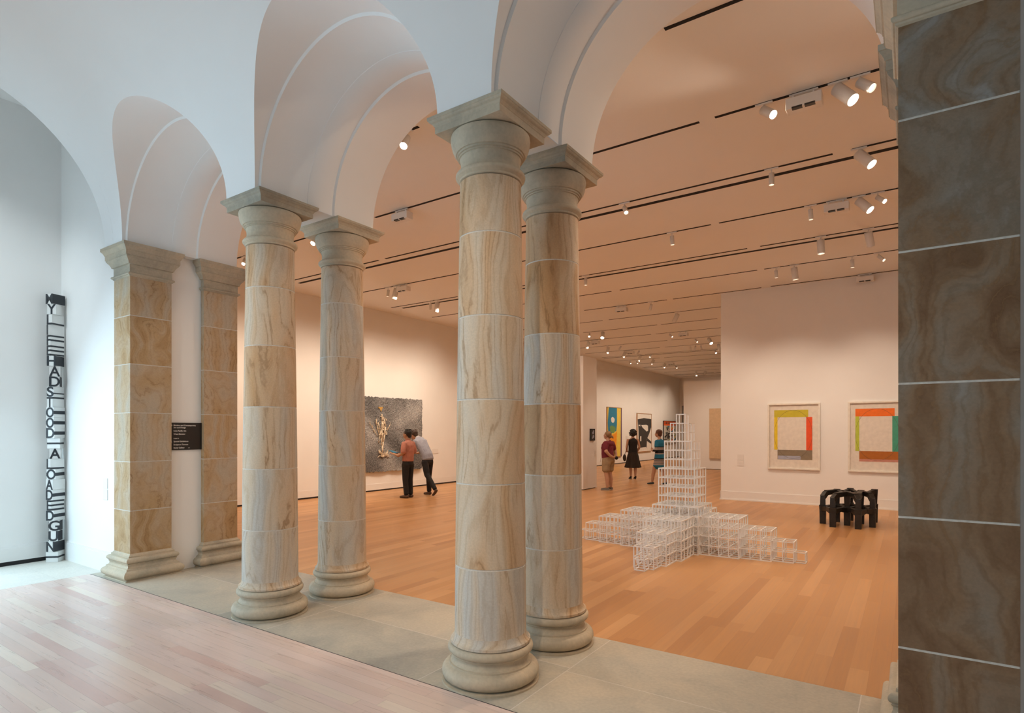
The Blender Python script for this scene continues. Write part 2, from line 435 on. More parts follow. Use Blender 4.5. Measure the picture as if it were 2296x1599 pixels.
ab = MB()
for xc in BAYS:
    # soffit with its two shallow steps
    def ring(r, yfun):
        return [ab.vert((xc + r*math.cos(PI*k/NT), yfun(k), ZS + r*math.sin(PI*k/NT))) for k in range(NT+1)]
    def vy(k):
        z = R1 * math.sin(PI*k/NT); return YV - RV + math.sqrt(RV*RV - z*z)
    ab.smooth = True
    A = ring(R1, vy); Bq = ring(R1, lambda k: 2.862)
    for k in range(NT): ab.face((A[k], A[k+1], Bq[k+1], Bq[k]))
    ab.smooth = False
    C0 = ring(R1, lambda k: 2.862); C1 = ring(R2, lambda k: 2.874)
    for k in range(NT): ab.face((C0[k], C0[k+1], C1[k+1], C1[k]))
    ab.smooth = True
    D0 = ring(R2, lambda k: 2.874); D1 = ring(R2, lambda k: 3.33)
    for k in range(NT): ab.face((D0[k], D0[k+1], D1[k+1], D1[k]))
    E0 = ring(R2 - .004, lambda k: 3.332); E1 = ring(R2 - .004, lambda k: 3.60)
    for k in range(NT): ab.face((E0[k], E0[k+1], E1[k+1], E1[k]))
    ab.smooth = False
    F0 = ring(R2 - .004, lambda k: 3.60); F1 = ring(R3, lambda k: 3.612)
    for k in range(NT): ab.face((D1[k], D1[k+1], E0[k+1], E0[k])); ab.face((F0[k], F0[k+1], F1[k+1], F1[k]))
    ab.smooth = True
    G0 = ring(R3, lambda k: 3.612); G1 = ring(R3, lambda k: YG)
    for k in range(NT): ab.face((G0[k], G0[k+1], G1[k+1], G1[k]))
    # gallery face with the arched hole
    ab.smooth = False
    for k in range(NT):
        def o_(kk):
            dx, dz = R3*math.cos(PI*kk/NT), R3*math.sin(PI*kk/NT)
            ex, ez = rect_hit(dx, dz, 1.22, ZC - ZS)
            return (xc+dx, YG, ZS+dz), (xc+ex, YG, ZS+ez)
        (a, a2), (c, c2) = o_(k), o_(k+1)
        pts = [a, c, c2]
        if abs(a2[0]-xc) > 1.2199 and abs(c2[2]-ZC) < 1e-6 and abs(a2[2]-ZC) > 1e-6: pts.append((xc+1.22, YG, ZC))
        if abs(c2[0]-xc) > 1.2199 and abs(a2[2]-ZC) < 1e-6 and abs(c2[2]-ZC) > 1e-6: pts.append((xc-1.22, YG, ZC))
        pts.append(a2); ab.poly(pts)
# undersides of the impost blocks that join each front column to the one behind
for i, xp in enumerate(PIERS):
    wl = 1.22 - R1; w2 = 1.22 - R2; w3 = 1.22 - R3
    def pl(x0, x1, y0, y1): ab.poly([(x0, y0, ZS), (x1, y0, ZS), (x1, y1, ZS), (x0, y1, ZS)])
    if i < 3 and i > 0:
        pl(xp-wl, xp+wl, 2.832, 2.864); pl(xp-w2, xp+w2, 2.864, 3.602); pl(xp-w3, xp+w3, 3.602, YG)
    elif i == 0:
        pl(XV0, xp+wl, 2.832, 2.864); pl(XV0, xp+w2, 2.864, 3.602); pl(XV0, xp+w3, 3.602, YG)
    else:
        pl(xp-wl, XR, 2.832, 2.864); pl(xp-w2, XR, 2.864, 3.602); pl(xp-w3, XR, 3.602, YG)
# gallery face left of the first pier and right of the last one
ab.poly([(XL, YG, 0), (-7.45, YG, 0), (-7.45, YG, ZC), (XL, YG, ZC)])
ab.poly([(-7.45, YG, ZS), (-7.17, YG, ZS), (-7.17, YG, ZC), (-7.45, YG, ZC)])
ab.poly([(0.15, YG, ZS), (XR, YG, ZS), (XR, YG, ZC), (0.15, YG, ZC)])
struct(ab.build('wall_arcade', M['plaster']), 'white plaster arches carried by the stone columns')

# solid wall between the left pilasters and beyond, and the wall east of the right pier
wallbox('wall_side_middle', -7.4, -7.04, 3.346, 3.714, 0, ZS - .001, label='white wall strip carrying the black sign')
wallbox('wall_side_left', XV0 - 1.7, -7.364, 2.945, YG - .001, 0, ZS, label='white wall left of the stone pilaster and behind the black sign')
wallbox('wall_side_left_upper', XV0 - 1.7, XV0 + .0, 2.945, YG - .02, ZS, 5.9)
wallbox('wall_side_right', 0.344, XR, 2.96, YG - .001, 0, ZS)
# end wall of the vault above the side arch
b = MB()
npp = 40
for j in range(npp):
    p0, p1 = PI*j/npp, PI*(j+1)/npp
    a, c = vpt(XV0, p0), vpt(XV0, p1)
    b.poly([a, c, (XV0, c[1], 5.7), (XV0, a[1], 5.7)])
b.poly([(XV0, YV, ZS), (XV0, 2.945, ZS), (XV0, 2.945, 5.7), (XV0, YV, 5.7)])
b.poly([(XV0, -3.4, ZS), (XV0, YV - 2*RV, ZS), (XV0, YV - 2*RV, 5.7), (XV0, -3.4, 5.7)])
struct(b.build('wall_vault_end', M['plaster']))
# lobby: left wall with tall window opening, other walls
LX = -8.95
b = MB()
b.box(LX - .25, LX, 1.97, 2.945, 0, 5.7); b.box(LX - .25, LX, -3.4, -2.65, 0, 5.7); b.box(LX - .25, LX, -2.65, 1.97, 4.55, 5.7); b.box(LX - .25, LX, -2.65, 1.97, 0, 0.12)
struct(b.build('wall_lobby_left', M['wall']), 'white wall at the far left')
b = MB()
for y in (-2.65, -1.1, 0.43, 1.92): b.box(LX - .16, LX - .08, y, y + .05, 0.12, 4.55)
for z in (0.12, 2.3, 4.50): b.box(LX - .155, LX - .085, -2.65, 1.97, z, z + .05)
struct(b.build('window_1', M['white']))
wallbox('ceiling_entry', LX - .2, XV0, -3.4, 2.945, 5.58, 5.8, 'ceil')
wallbox('ceiling_lobby', XV0, XR, -3.4, YV - 2*RV, ZS, ZS + .2, 'ceil')
b = MB(); b.box(LX, -6.7, -3.5, -3.3, 0, 5.7); b.box(-3.3, XR, -3.5, -3.3, 0, 5.7); b.box(-6.7, -3.3, -3.5, -3.3, 3.3, 5.7); b.box(-6.7, -3.3, -3.5, -3.3, 0, 0.5)
struct(b.build('wall_lobby_south', M['wall']))
b = MB()
for x in (-6.7, -5.6, -4.45, -3.35): b.box(x, x + .05, -3.42, -3.36, 0.5, 3.3)
for z in (0.5, 1.9, 3.25): b.box(-6.7, -3.3, -3.42, -3.36, z, z + .05)
struct(b.build('added_window_south', M['white']))  # unseen window frame, added behind the south fill light
wallbox('wall_lobby_east', XR, XR + .2, -3.4, YG, 0, 5.7)
# lobby baseboards
b = MB()
b.box(LX, LX + .018, 1.97, 2.945, 0.05, 0.21); b.box(LX, LX + .012, 1.97, 2.945, 0.21, 0.235)
struct(b.build('baseboard_lobby_left', M['base']))
b = MB(); b.box(LX - .01, LX + .004, 1.97, 2.945, 0.0, 0.052); struct(b.build('baseboard_lobby_left_gap', M['gap']))
b = MB()
b.box(LX, -7.47, 2.927, 2.945, 0.0, 0.21); b.box(LX, -7.47, 2.933, 2.945, 0.21, 0.235)
struct(b.build('baseboard_lobby_side', M['base']))

# ---------------------------------------------------------------- stone columns and pilasters
JZ = [0.75, 1.282, 1.815, 2.345, 2.872]
def arc(cx, cz, r, a0, a1, n=8): return [(cx + r*math.cos(math.radians(a0+(a1-a0)*i/n)), cz + r*math.sin(math.radians(a0+(a1-a0)*i/n))) for i in range(n+1)]
def shaft_r(z): 
    t = max(0, min(1, (z - 0.30) / 2.94))
    return 0.2345 - 0.0345 * t ** 1.35
def column(x, y, label, dz=0.0):
    root = empty('column', (x, y, 0))
    tag(root, label, 'column', 'sandstone columns of the arcade')
    b = MB()
    prof = [(0.318, 0.0), (0.318, 0.012), (0.272, 0.014)] + arc(0.268, 0.066, 0.050, -80, 80, 10) + [(0.272, 0.118), (0.272, 0.128), (0.262, 0.130)] \
        + [(0.252, 0.140), (0.246, 0.152), (0.245, 0.163), (0.250, 0.174), (0.258, 0.180), (0.258, 0.186)] + arc(0.250, 0.216, 0.030, -85, 85, 8) + [(0.250, 0.250), (0.250, 0.256), (0.20, 0.256)]
    b.blk = rb(); b.lathe(prof)
    b.build('base', M['cap'], root, autosmooth=32)
    b = MB(); prof = [(0.262, 0.252), (0.262, 0.268), (0.249, 0.276), (0.241, 0.290), (shaft_r(.31), 0.315)]; mats = [0]*4; blks = [rb()]*4
    z0 = 0.315; 
    for jz in JZ + [3.235]:
        cb = rb()
        top = jz + dz * 0 + (random.uniform(-.012, .012) if jz < 3 else 0)
        nseg = 6
        for i in range(1, nseg + 1):
            z = z0 + (top - 0.0045 - z0) * i / nseg
            prof.append((shaft_r(z), z)); mats.append(0); blks.append(cb)
        if jz < 3:
            r = shaft_r(top)
            prof += [(r - 0.0022, top - 0.0040), (r - 0.0022, top + 0.0040), (r, top + 0.0045)]; mats += [1, 1, 1]; blks += [cb]*3
        z0 = top + 0.0045
    b.lathe(prof, 72, (0, 0), blks, mats)
    b.build('shaft', [M['stone'], M['joint']], root, autosmooth=40)
    cb = rb(); b = MB(); b.blk = cb
    prof = [(0.199, 3.236), (0.206, 3.240), (0.206, 3.252), (0.212, 3.256)] + arc(0.210, 3.279, 0.019, -70, 80, 8) + [(0.204, 3.300), (0.197, 3.318), (0.194, 3.345), (0.197, 3.378), (0.202, 3.390), (0.210, 3.392), (0.210, 3.402), (0.219, 3.404), (0.219, 3.416),
        (0.228, 3.418), (0.242, 3.438), (0.252, 3.464), (0.259, 3.494), (0.262, 3.518), (0.259, 3.532), (0.246, 3.540)]
    b.lathe(prof, 72)
    b.build('capital', M['cap'], root, autosmooth=32)
    b = MB(); b.blk = rb()
    b.sq([(0.0, 3.540), (0.0, 3.583), (0.005, 3.585), (0.006, 3.590), (0.014, 3.600), (0.024, 3.606), (0.030, 3.612), (0.031, 3.617), (0.037, 3.619), (0.037, ZS)], -0.258, 0.258, -0.258, 0.258)
    b.build('abacus', M['cap'], root, bevel=0.0035)
    return root
column(PIERS[2], 3.115, 'tall banded sandstone column nearest the viewer, front one of the right-hand pair')
column(PIERS[2], 3.915, 'sandstone column just behind the nearest one, rear of the right-hand pair')
column(PIERS[1], 3.115, 'sandstone column in the front row, front one of the left-hand pair')
column(PIERS[1], 3.915, 'sandstone column in the back row, rear one of the left-hand pair')

def pilaster(name, cx, y0, y1, label, mat, jz=JZ, x0=None, x1=None):
    root = empty(name, (cx, (y0+y1)/2, 0))
    tag(root, label, 'pilaster', 'square sandstone pilasters at the ends of the arcade')
    hx = 0.193; hy = (y1 - y0) / 2
    if x0 is None: x0, x1 = -hx, hx
    b = MB(); b.blk = rb()
    b.sq([(0.075, 0.0), (0.075, 0.010), (0.062, 0.012)] + [(0.050 + o, z) for o, z in arc(0.0, 0.066, 0.048, -75, 75, 8)] + [(0.060, 0.118), (0.058, 0.130), (0.042, 0.136), (0.034, 0.152), (0.034, 0.166), (0.044, 0.180)]
         + [(0.030 + o, z) for o, z in arc(0.0, 0.214, 0.028, -80, 80, 8)] + [(0.022, 0.245), (0.022, 0.262), (0.012, 0.268), (0.0, 0.285)], x0, x1, -hy, hy)
    b.build('base', M['cap'], root, autosmooth=25)
    b = MB(); prof = [(0.0, 0.283)]; mats = []; blks = []; z0 = 0.283
    for z in list(jz) + [3.30]:
        cb = rb()
        prof.append((0.0, z - 0.0045)); mats.append(0); blks.append(cb)
        if z < 3.2:
            prof += [(-0.0025, z - 0.0035), (-0.0025, z + 0.0035), (0.0, z + 0.0045)]; mats += [1]*3; blks += [cb]*3
    b.sq(prof, x0, x1, -hy, hy, blks, mats)
    b.build('shaft', [mat, M['joint']], root)
    b = MB(); b.blk = rb()
    b.sq([(0.0, 3.294), (0.010, 3.300), (0.012, 3.308)] + [(0.012 + o, z) for o, z in arc(0.0, 3.322, 0.014, -60, 80, 6)] + [(0.004, 3.340), (0.004, 3.425), (0.020, 3.430), (0.024, 3.445), (0.032, 3.462), (0.046, 3.480), (0.056, 3.492), (0.060, 3.500), (0.060, 3.508),
          (0.066, 3.510), (0.066, 3.560), (0.072, 3.563), (0.075, 3.575), (0.083, 3.590), (0.092, 3.600), (0.095, 3.606), (0.100, 3.608), (0.100, ZS)], x0, x1, -hy, hy)
    b.build('capital', M['cap'], root, autosmooth=25)
    return root
pilaster('pilaster', PIERS[0], 2.915, 3.345, 'square sandstone pilaster left of the black sign, daylight on its front face', M['stone2'])
pilaster('pilaster', PIERS[0], 3.715, 4.135, 'square sandstone pilaster right of the black sign, partly behind a column', M['stone2'])
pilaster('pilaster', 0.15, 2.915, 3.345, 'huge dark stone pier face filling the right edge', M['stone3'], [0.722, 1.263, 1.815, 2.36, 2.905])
pilaster('pilaster', 0.15, 3.715, 4.135, 'pier behind the right-hand one, only its capital and base edge showing', M['stone2'])

# ---------------------------------------------------------------- wayfinding sign
FONT = None
def text_mesh(s, size, ext=0.0006, align='LEFT', bold=False, spacing=1.0):
    cu = bpy.data.curves.new('lettering', 'FONT')
    cu.body = s; cu.size = size; cu.extrude = ext; cu.align_x = align; cu.space_character = spacing
    if bold: cu.offset = size * 0.018
    o = bpy.data.objects.new('lettering', cu); COL.objects.link(o)
    bpy.context.view_layer.update()
    dg = bpy.context.evaluated_depsgraph_get()
    me = bpy.data.meshes.new_from_object(o.evaluated_get(dg))
    bpy.data.objects.remove(o); 
    return me
def text_obj(name, s, size, mat, parent, mtx, **k):
    me = text_mesh(s, size, **k); me.materials.clear(); me.materials.append(mat)
    me.transform(mtx)
    o = bpy.data.objects.new(name, me); COL.objects.link(o); o.parent = parent
    return o
M['signblack'] = plain('sign_black', (0.012, 0.011, 0.011), 0.35, noise=0.05)
M['signtext'] = plain('sign_lettering', (0.80, 0.76, 0.72), 0.6)
root = empty('sign', (-7.04, 3.53, 1.555))
tag(root, 'black directory sign with white lettering on the wall between the two pilasters', 'sign')
b = MB(); b.box(0.0, 0.016, -0.19, 0.187, -0.158, 0.158); b.build('sign_panel', M['signblack'], root, bevel=0.002)
# text faces +X; local right of the reader is +Y
TM = Matrix(((0, 0, 1, 0), (1, 0, 0, 0), (0, 1, 0, 0), (0, 0, 0, 1)))
lines = [('Modern and Contemporary', 0.120, .0225), ('Art and Design', 0.094, .0225), ('Indo-Pacific Art', 0.056, .0225), ('West Elevator', 0.019, .0225),
         ('STAIRS TO', -0.029, .0125), ('Special Exhibitions', -0.066, .0225), ('Sculpture Terrace', -0.103, .0225), ('Study Gallery', -0.140, .0225)]
for s, z, sz in lines:
    text_obj('lettering', s, sz, M['signtext'], root, Matrix.Translation((0.0165, -0.140, z)) @ TM, bold=True)
text_obj('lettering', 'and', .012, M['signtext'], root, Matrix.Translation((0.0165, 0.025, -0.139)) @ TM, bold=True)
b = MB()
def arrow(cy, cz, ang):
    b = MB()
    def P(u, v): return (0.0172, cy + u*math.cos(ang) - v*math.sin(ang), cz + u*math.sin(ang) + v*math.cos(ang))
    for a, c in (((-.011, 0), (.010, 0)), ((.010, 0), (.002, .008)), ((.010, 0), (.002, -.008))):
        b.beam(P(*a), P(*c), 0.0028, 0.001, up=(1, 0, 0))
    b.build('arrow', M['signtext'], root)
arrow(-0.166, 0.127, 0); arrow(-0.166, -0.060, math.radians(135))

# ---------------------------------------------------------------- lettered column sculpture in the corner
M['alu'] = plain('satin_aluminium', (0.74, 0.74, 0.72), 0.28, metal=0.15, noise=0.02)
M['inkblack'] = plain('letter_black', (0.022, 0.026, 0.032), 0.35)
stack = [('M',52,'all'),('Y',30,''),('L',50,'b'),('I',66,''),('F',58,'tm'),('E',58,'tmb'),('H',32,'all'),('A',8,''),('D',10,'all'),('S',42,'l'),('T',46,'t'),('O',45,'m'),('O',45,'m'),('D',42,'m'),
         ('-',20,'m'),('A',5,''),('L',62,'b'),('O',35,'m'),('A',52,''),('D',52,'m'),('E',55,'tmb'),('D',45,'m'),('G',14,'all'),('U',22,'all'),('N',40,'all'),('_',28,'m')]
HB = 0.1273
cx0, cy0 = -8.80, 2.835
root = empty('lettered_column_sculpture', (cx0, cy0, 0))
tag(root, 'slim stack of black and silver letter blocks leaning in the white corner', 'sculpture')
view = math.atan2(-cy0, -cx0)             # direction from the stack towards the doorway of the lobby
for i, (ch, al, stripes) in enumerate(stack):
    z1 = HB * (len(stack) - i); z0 = z1 - HB
    fn = view - math.radians(al) * 1.0    # normal of the lettered face
    # local axes: n (out of letter face), r (reader's right)
    n = Vector((math.cos(fn), math.sin(fn), 0)); r = Vector((-math.sin(fn), math.cos(fn), 0))
    w = {'M': .125, 'I': .035, 'A': .125, 'D': .12, 'O': .12, '-': .15, '_': .16, 'L': .085, 'E': .075, 'F': .075, 'T': .09, 'S': .10, 'G': .13}.get(ch, .115)
    w = min(w, 0.15)
    dpt = 0.165 if al > 25 else 0.13
    ctr = Vector((0, 0, 0))
    total = (w * math.cos(math.radians(al)) + dpt * math.sin(math.radians(al)))
    k = 0.185 / total if total < 0.185 else 1.0
    if al > 25: dpt *= min(k * 1.05, 1.35)
    blkm = MB()
    def P(u, v, z): q = r * u + n * v; return (q.x, q.y, z)
    def bx(u0, u1, v0, v1, za, zb):
        c = [P(u0,v0,za),P(u1,v0,za),P(u1,v1,za),P(u0,v1,za),P(u0,v0,zb),P(u1,v0,zb),P(u1,v1,zb),P(u0,v1,zb)]
        I = [blkm.vert(p) for p in c]
        for q in ((0,3,2,1),(4,5,6,7),(0,1,5,4),(1,2,6,5),(2,3,7,6),(3,0,4,7)): blkm.face([I[k] for k in q])
    sc_ = .88; w *= sc_; dpt *= sc_
    blkm.cur = 0
    bx(-w/2, w/2, -dpt/2, dpt/2, z0 + .0008, z1 - .0008)
    blkm.cur = 1
    e = .0016; st = HB * 0.17
    def stripe(za, zb): bx(w/2 - .002, w/2 + e, -dpt/2, dpt/2 + e, za, zb); bx(-w/2 - e, -w/2 + .002, -dpt/2, dpt/2 + e, za, zb)
    if 'all' == stripes: stripe(z0 + .004, z1 - .004)
    else:
        if 't' in stripes: stripe(z1 - st, z1 - .002)
        if 'm' in stripes: stripe(z0 + HB/2 - st/2 * (1.9 if ch in 'OD' else 1), z0 + HB/2 + st/2 * (1.9 if ch in 'OD' else 1))
        if 'b' in stripes: stripe(z0 + .002, z0 + st)
        if 'l' in stripes: stripe(z0 + HB*.28, z0 + HB*.40)
    if ch in '-_': bx(-w/2 - e, w/2 + e, dpt/2 - .002, dpt/2 + e, z0 + HB/2 - st/2, z0 + HB/2 + st/2)
    blk_o = blkm.build('letter_block', [M['alu'], M['inkblack']], root)
    if ch not in '-_':
        me = text_mesh(ch, HB * 1.37, 0.0016, 'LEFT', True)
        xs_ = [v.co.x for v in me.vertices]; ys_ = [v.co.y for v in me.vertices]
        x0_, x1_, y0_, y1_ = min(xs_), max(xs_), min(ys_), max(ys_)
        sx = (w * 0.98) / (x1_ - x0_); sy = (HB - .003) / (y1_ - y0_)
        for v in me.vertices:
            u = (v.co.x - x0_) * sx - w * .49; zz = z0 + .0015 + (v.co.y - y0_) * sy; d_ = dpt/2 + v.co.z + .0016
            v.co = P(u, d_, zz)
        me.materials.clear(); me.materials.append(M['inkblack'])
        lo = bpy.data.objects.new('letter', me); COL.objects.link(lo); lo.parent = blk_o

b = MB(); b.box(-7.715, -7.60, 2.938, 2.945, 0.955, 1.075); b.box(-7.715, -7.60, 2.938, 2.945, 0.825, 0.945)
tag(b.build('wall_plate', M['white'], bevel=.002), 'small pair of white plates on the wall left of the pilaster', 'wall plate')

# ---------------------------------------------------------------- white open lattice sculpture
p_ = 0.1225; br = 0.0125
root = empty('lattice_sculpture', (-2.59, 7.96, 0))
tag(root, 'white open-cube lattice sculpture stepping up to a tower on the oak floor', 'sculpture')
def lattice(mb, cells, k_):
    ed = set(); nd = set()
    for (i, j, k) in cells:          # i, j in half cells, k in cells
        c = [(i + (2 if q & 1 else 0), j + (2 if q & 2 else 0), k + (1 if q & 4 else 0)) for q in range(8)]
        nd.update(c)
        for x in range(8):
            for bit in (1, 2, 4):
                if not x & bit: ed.add((c[x], c[x | bit]))
    h = br / 2 * (1 - 0.03 * k_)
    X = lambda a: (a[0]*p_/2, a[1]*p_/2, a[2]*p_ + br/2)
    for a in sorted(nd):
        x, y, z = X(a); mb.box(x-h, x+h, y-h, y+h, z-h, z+h)
    for a, d in sorted(ed):
        A, D = X(a), X(d); ax = [q for q in range(3) if a[q] != d[q]][0]
        lo = [A[q]-h if q != ax else A[q]+h for q in range(3)]; hi = [D[q]+h if q != ax else D[q]-h for q in range(3)]
        # open sleeve: four sides only, its ends meet the node cubes
        x0, y0, z0 = lo; x1, y1, z1 = hi
        i = [mb.vert(p) for p in ((x0,y0,z0),(x1,y0,z0),(x1,y1,z0),(x0,y1,z0),(x0,y0,z1),(x1,y0,z1),(x1,y1,z1),(x0,y1,z1))]
        F = {2: ((0,1,5,4),(1,2,6,5),(2,3,7,6),(3,0,4,7)), 0: ((0,3,2,1),(4,5,6,7),(0,1,5,4),(2,3,7,6)), 1: ((0,3,2,1),(4,5,6,7),(1,2,6,5),(3,0,4,7))}[ax]
        for q in F: mb.face([i[k] for k in q])
mb = MB(); z = 0
for nn in (5, 4, 3, 2, 1):
    cells = [(-nn + 2*i, -nn + 2*j, z + k) for k in range(nn) for i in range(nn) for j in range(nn)]
    lattice(mb, cells, (5 - nn) * .7); z += nn
mb.build('tower', M['lattice'], root)
for dxy in ((1, 0), (-1, 0), (0, 1), (0, -1)):
    start = 5; mb = MB()
    for nn in (4, 3, 2, 1):
        cells = []
        for q in range(nn):
            for w in range(nn):
                for k in range(nn):
                    al = start + 2*q; ac = -nn + 2*w
                    cells.append({(1, 0): (al, ac, k), (-1, 0): (-al-2, ac, k), (0, 1): (ac, al, k), (0, -1): (ac, -al-2, k)}[dxy])
        start += 2*nn
        lattice(mb, cells, 5 - nn)
    mb.build('arm', M['lattice'], root)

# ---------------------------------------------------------------- black faceted wooden structure
A1 = {'A1': (-1.27, 11.53), 'A2': (-1.085, 11.20), 'A3': (-0.90, 11.53), 'A4': (-0.715, 11.20), 'A5': (-0.53, 11.53), 'A6': (-1.085, 11.86), 'A7': (-0.715, 11.86), 'A8': (-0.53, 12.19), 'A9': (-0.90, 12.19)}
root = empty('wooden_sculpture', (-0.90, 11.70, 0))
tag(root, 'low black faceted timber sculpture of joined arches by the right wall', 'sculpture')
def loc_(n, z): return Vector((A1[n][0] + .90, A1[n][1] - 11.70, z))
def post(n, z0, z1, w0, w1):
    mb = MB(); mb.beam(loc_(n, z0), loc_(n, z1), w0, taper=w1/w0, up=(1, 0, 0)); return mb
ZL, ZU = 0.325, 0.585
for n in A1:
    mb = post(n, 0, 0.23, 0.092, 0.098); mb.beam(loc_(n, .23), loc_(n, ZL), 0.098, taper=1.12, up=(1, 0, 0)); mb.build('leg', M['blackwood'], root, bevel=.003)
low = [('A1','A3'),('A1','A6'),('A2','A1'),('A2','A3'),('A4','A3'),('A4','A5'),('A3','A6'),('A3','A7'),('A5','A7'),('A6','A9'),('A7','A9'),('A7','A8')]
low = [('A1','A6'),('A2','A1'),('A2','A3'),('A4','A3'),('A4','A5'),('A3','A6'),('A3','A7'),('A5','A7'),('A6','A9'),('A7','A9'),('A7','A8')]
for a, c in low:
    mb = MB(); P0, P1 = loc_(a, ZL - .07), loc_(c, ZL - .07); Mi = (P0 + P1) / 2 + Vector((0, 0, 0.028))
    mb.beam(P0, Mi, 0.085, 0.095, taper=0.72); mb.beam(P1, Mi, 0.085, 0.095, taper=0.72)
    mb.build('beam', M['blackwood'], root, bevel=.003)
# upper tier: slimmer posts on the outer legs, lintels running in to the raised nodes
for n in ('A1', 'A2', 'A4', 'A5'):
    mb = MB(); mb.beam(loc_(n, ZL), loc_(n, 0.49), 0.082, taper=0.9, up=(1, 0, 0)); mb.build('post', M['blackwood'], root, bevel=.003)
for n in ('A3', 'A6', 'A7', 'A8', 'A9'):
    mb = MB(); mb.beam(loc_(n, ZL), loc_(n, ZU), 0.078, taper=1.3, up=(1, 0, 0)); mb.build('post', M['blackwood'], root, bevel=.003)
for a, c in (('A1','A6'),('A2','A3'),('A4','A3'),('A4','A7'),('A5','A7')):
    mb = MB(); P0, P1 = loc_(a, 0.46), loc_(c, ZU - .04); K = P0 + (P1 - P0) * .22 + Vector((0, 0, .055))
    mb.beam(P0, K, .078, .078); mb.beam(K, P1, .078, .085, taper=.85); mb.build('lintel', M['blackwood'], root, bevel=.003)
for a, c in (('A6','A3'),('A3','A7'),('A6','A9'),('A9','A7'),('A7','A8'),('A5','A8')):
    if a == 'A5': continue
    mb = MB(); P0, P1 = loc_(a, ZU - .045), loc_(c, ZU - .045); Mi = (P0 + P1) / 2 - Vector((0, 0, 0.02))
    mb.beam(P0, Mi, 0.08, 0.085, taper=0.7); mb.beam(P1, Mi, 0.08, 0.085, taper=0.7); mb.build('lintel', M['blackwood'], root, bevel=.003)

# ---------------------------------------------------------------- pictures
def pal(name, col, r=.7): 
    M[name] = plain(name, col, r, noise=.06, scale=14); return M[name]
for nm, c in dict(paper=(.74,.68,.60), olive=(.56,.47,.03), yellow=(.78,.57,.02), red=(.80,.09,.02), taupe=(.24,.19,.13), bluegrey=(.38,.40,.50), orange=(.86,.17,.015), lime=(.50,.58,.06), teal=(.06,.33,.22), rust=(.42,.13,.015), pink=(.55,.24,.18),
                  frame=(.80,.76,.68), pblue=(.03,.22,.36), pyellow=(.82,.62,.10), pgreen=(.16,.30,.10), porange=(.86,.32,.02), pviolet=(.10,.08,.22), pwhite=(.80,.76,.70), woodedge=(.40,.19,.06), kblack=(.045,.042,.04), vred=(.80,.12,.015), vink=(.02,.02,.022), vwhite=(.62,.60,.55), pale=(.66,.48,.30), palegreen=(.42,.46,.36), line=(.10,.08,.05)).items(): pal('c_'+nm, c)

def disc_line(mb, cx, cz, rx, rz, P, w=0.004, n=64):
    for k in range(n):
        a0, a1 = 2*PI*k/n, 2*PI*(k+1)/n
        q = []
        for a, s in ((a0, -1), (a1, -1), (a1, 1), (a0, 1)): q.append(P(cx + (rx + s*w/2)*math.cos(a), cz + (rz + s*w/2)*math.sin(a)))
        mb.poly(q)
def framed_print(xc, label, cols, grp):
    """on the wall facing -Y; local x to the right, z up from picture centre"""
    root = empty('framed_print', (xc, 14.23, 1.495)); tag(root, label, 'picture', grp)
    w, h = 1.055, 1.47; t = 0.035; d = 0.045
    f = MB()
    f.box(-w/2, w/2, -d, 0, h/2-t, h/2); f.box(-w/2, w/2, -d, 0, -h/2, -h/2+t); f.box(-w/2, -w/2+t, -d, 0, -h/2+t, h/2-t); f.box(w/2-t, w/2, -d, 0, -h/2+t, h/2-t)
    f.build('frame', M['c_frame'], root, bevel=.003)
    c = MB(); c.box(-w/2+t, w/2-t, -0.012, -0.002, -h/2+t, h/2-t)
    def q(x0, x1, z0, z1, m, y=-0.0135): c.cur = m; c.poly([(x0,y,z0),(x1,y,z0),(x1,y,z1),(x0,y,z1)])
    # bands round an empty middle
    X0, X1, X2, X3 = -0.395, -0.325, 0.255, 0.375
    Z0, Z1, Z2, Z3 = -0.515, -0.30, 0.425, 0.585
    q(X0, X2+.04, Z2, Z3, 1); q(X0, X1, Z1, Z2, 2); q(X2, X3, Z1, Z2, 3); q(X1, X3, Z0, Z1, 4)
    if cols[4]: q(X1+.01, X1+.47, Z0+.005, Z0+.085, 5, -.0145)
    else: q(X1, X3, Z0, Z0+.05, 5, -.0145)
    c.cur = 6; disc_line(c, (X0+X3)/2, (Z0+Z3)/2 + .01, .385, .535, lambda x, z: (x, -0.0155, z))
    c.build('print', [M['c_paper'], M['c_'+cols[0]], M['c_'+cols[1]], M['c_'+cols[2]], M['c_'+cols[3]], M['c_'+('bluegrey' if cols[4] else 'pink')], M['c_line']], root)
framed_print(-2.145, 'white framed print with yellow, red and taupe bars round an empty middle', ('olive', 'yellow', 'red', 'taupe', 1), 'framed prints on the right wall')
framed_print(-0.565, 'white framed print with orange, lime, teal and rust bars, cut by the pier', ('orange', 'lime', 'teal', 'rust', 0), 'framed prints on the right wall')
b = MB(); b.box(-3.335, -3.195, 14.224, 14.23, 0.945, 1.065); tag(b.build('wall_label', M['white']), 'upper of two small white wall labels left of the yellow print', 'label', 'wall labels on the right wall')
b = MB(); b.box(-3.335, -3.195, 14.222, 14.23, 0.805, 0.93); tag(b.build('wall_label', M['white']), 'lower of two small white wall labels left of the yellow print', 'label', 'wall labels on the right wall')

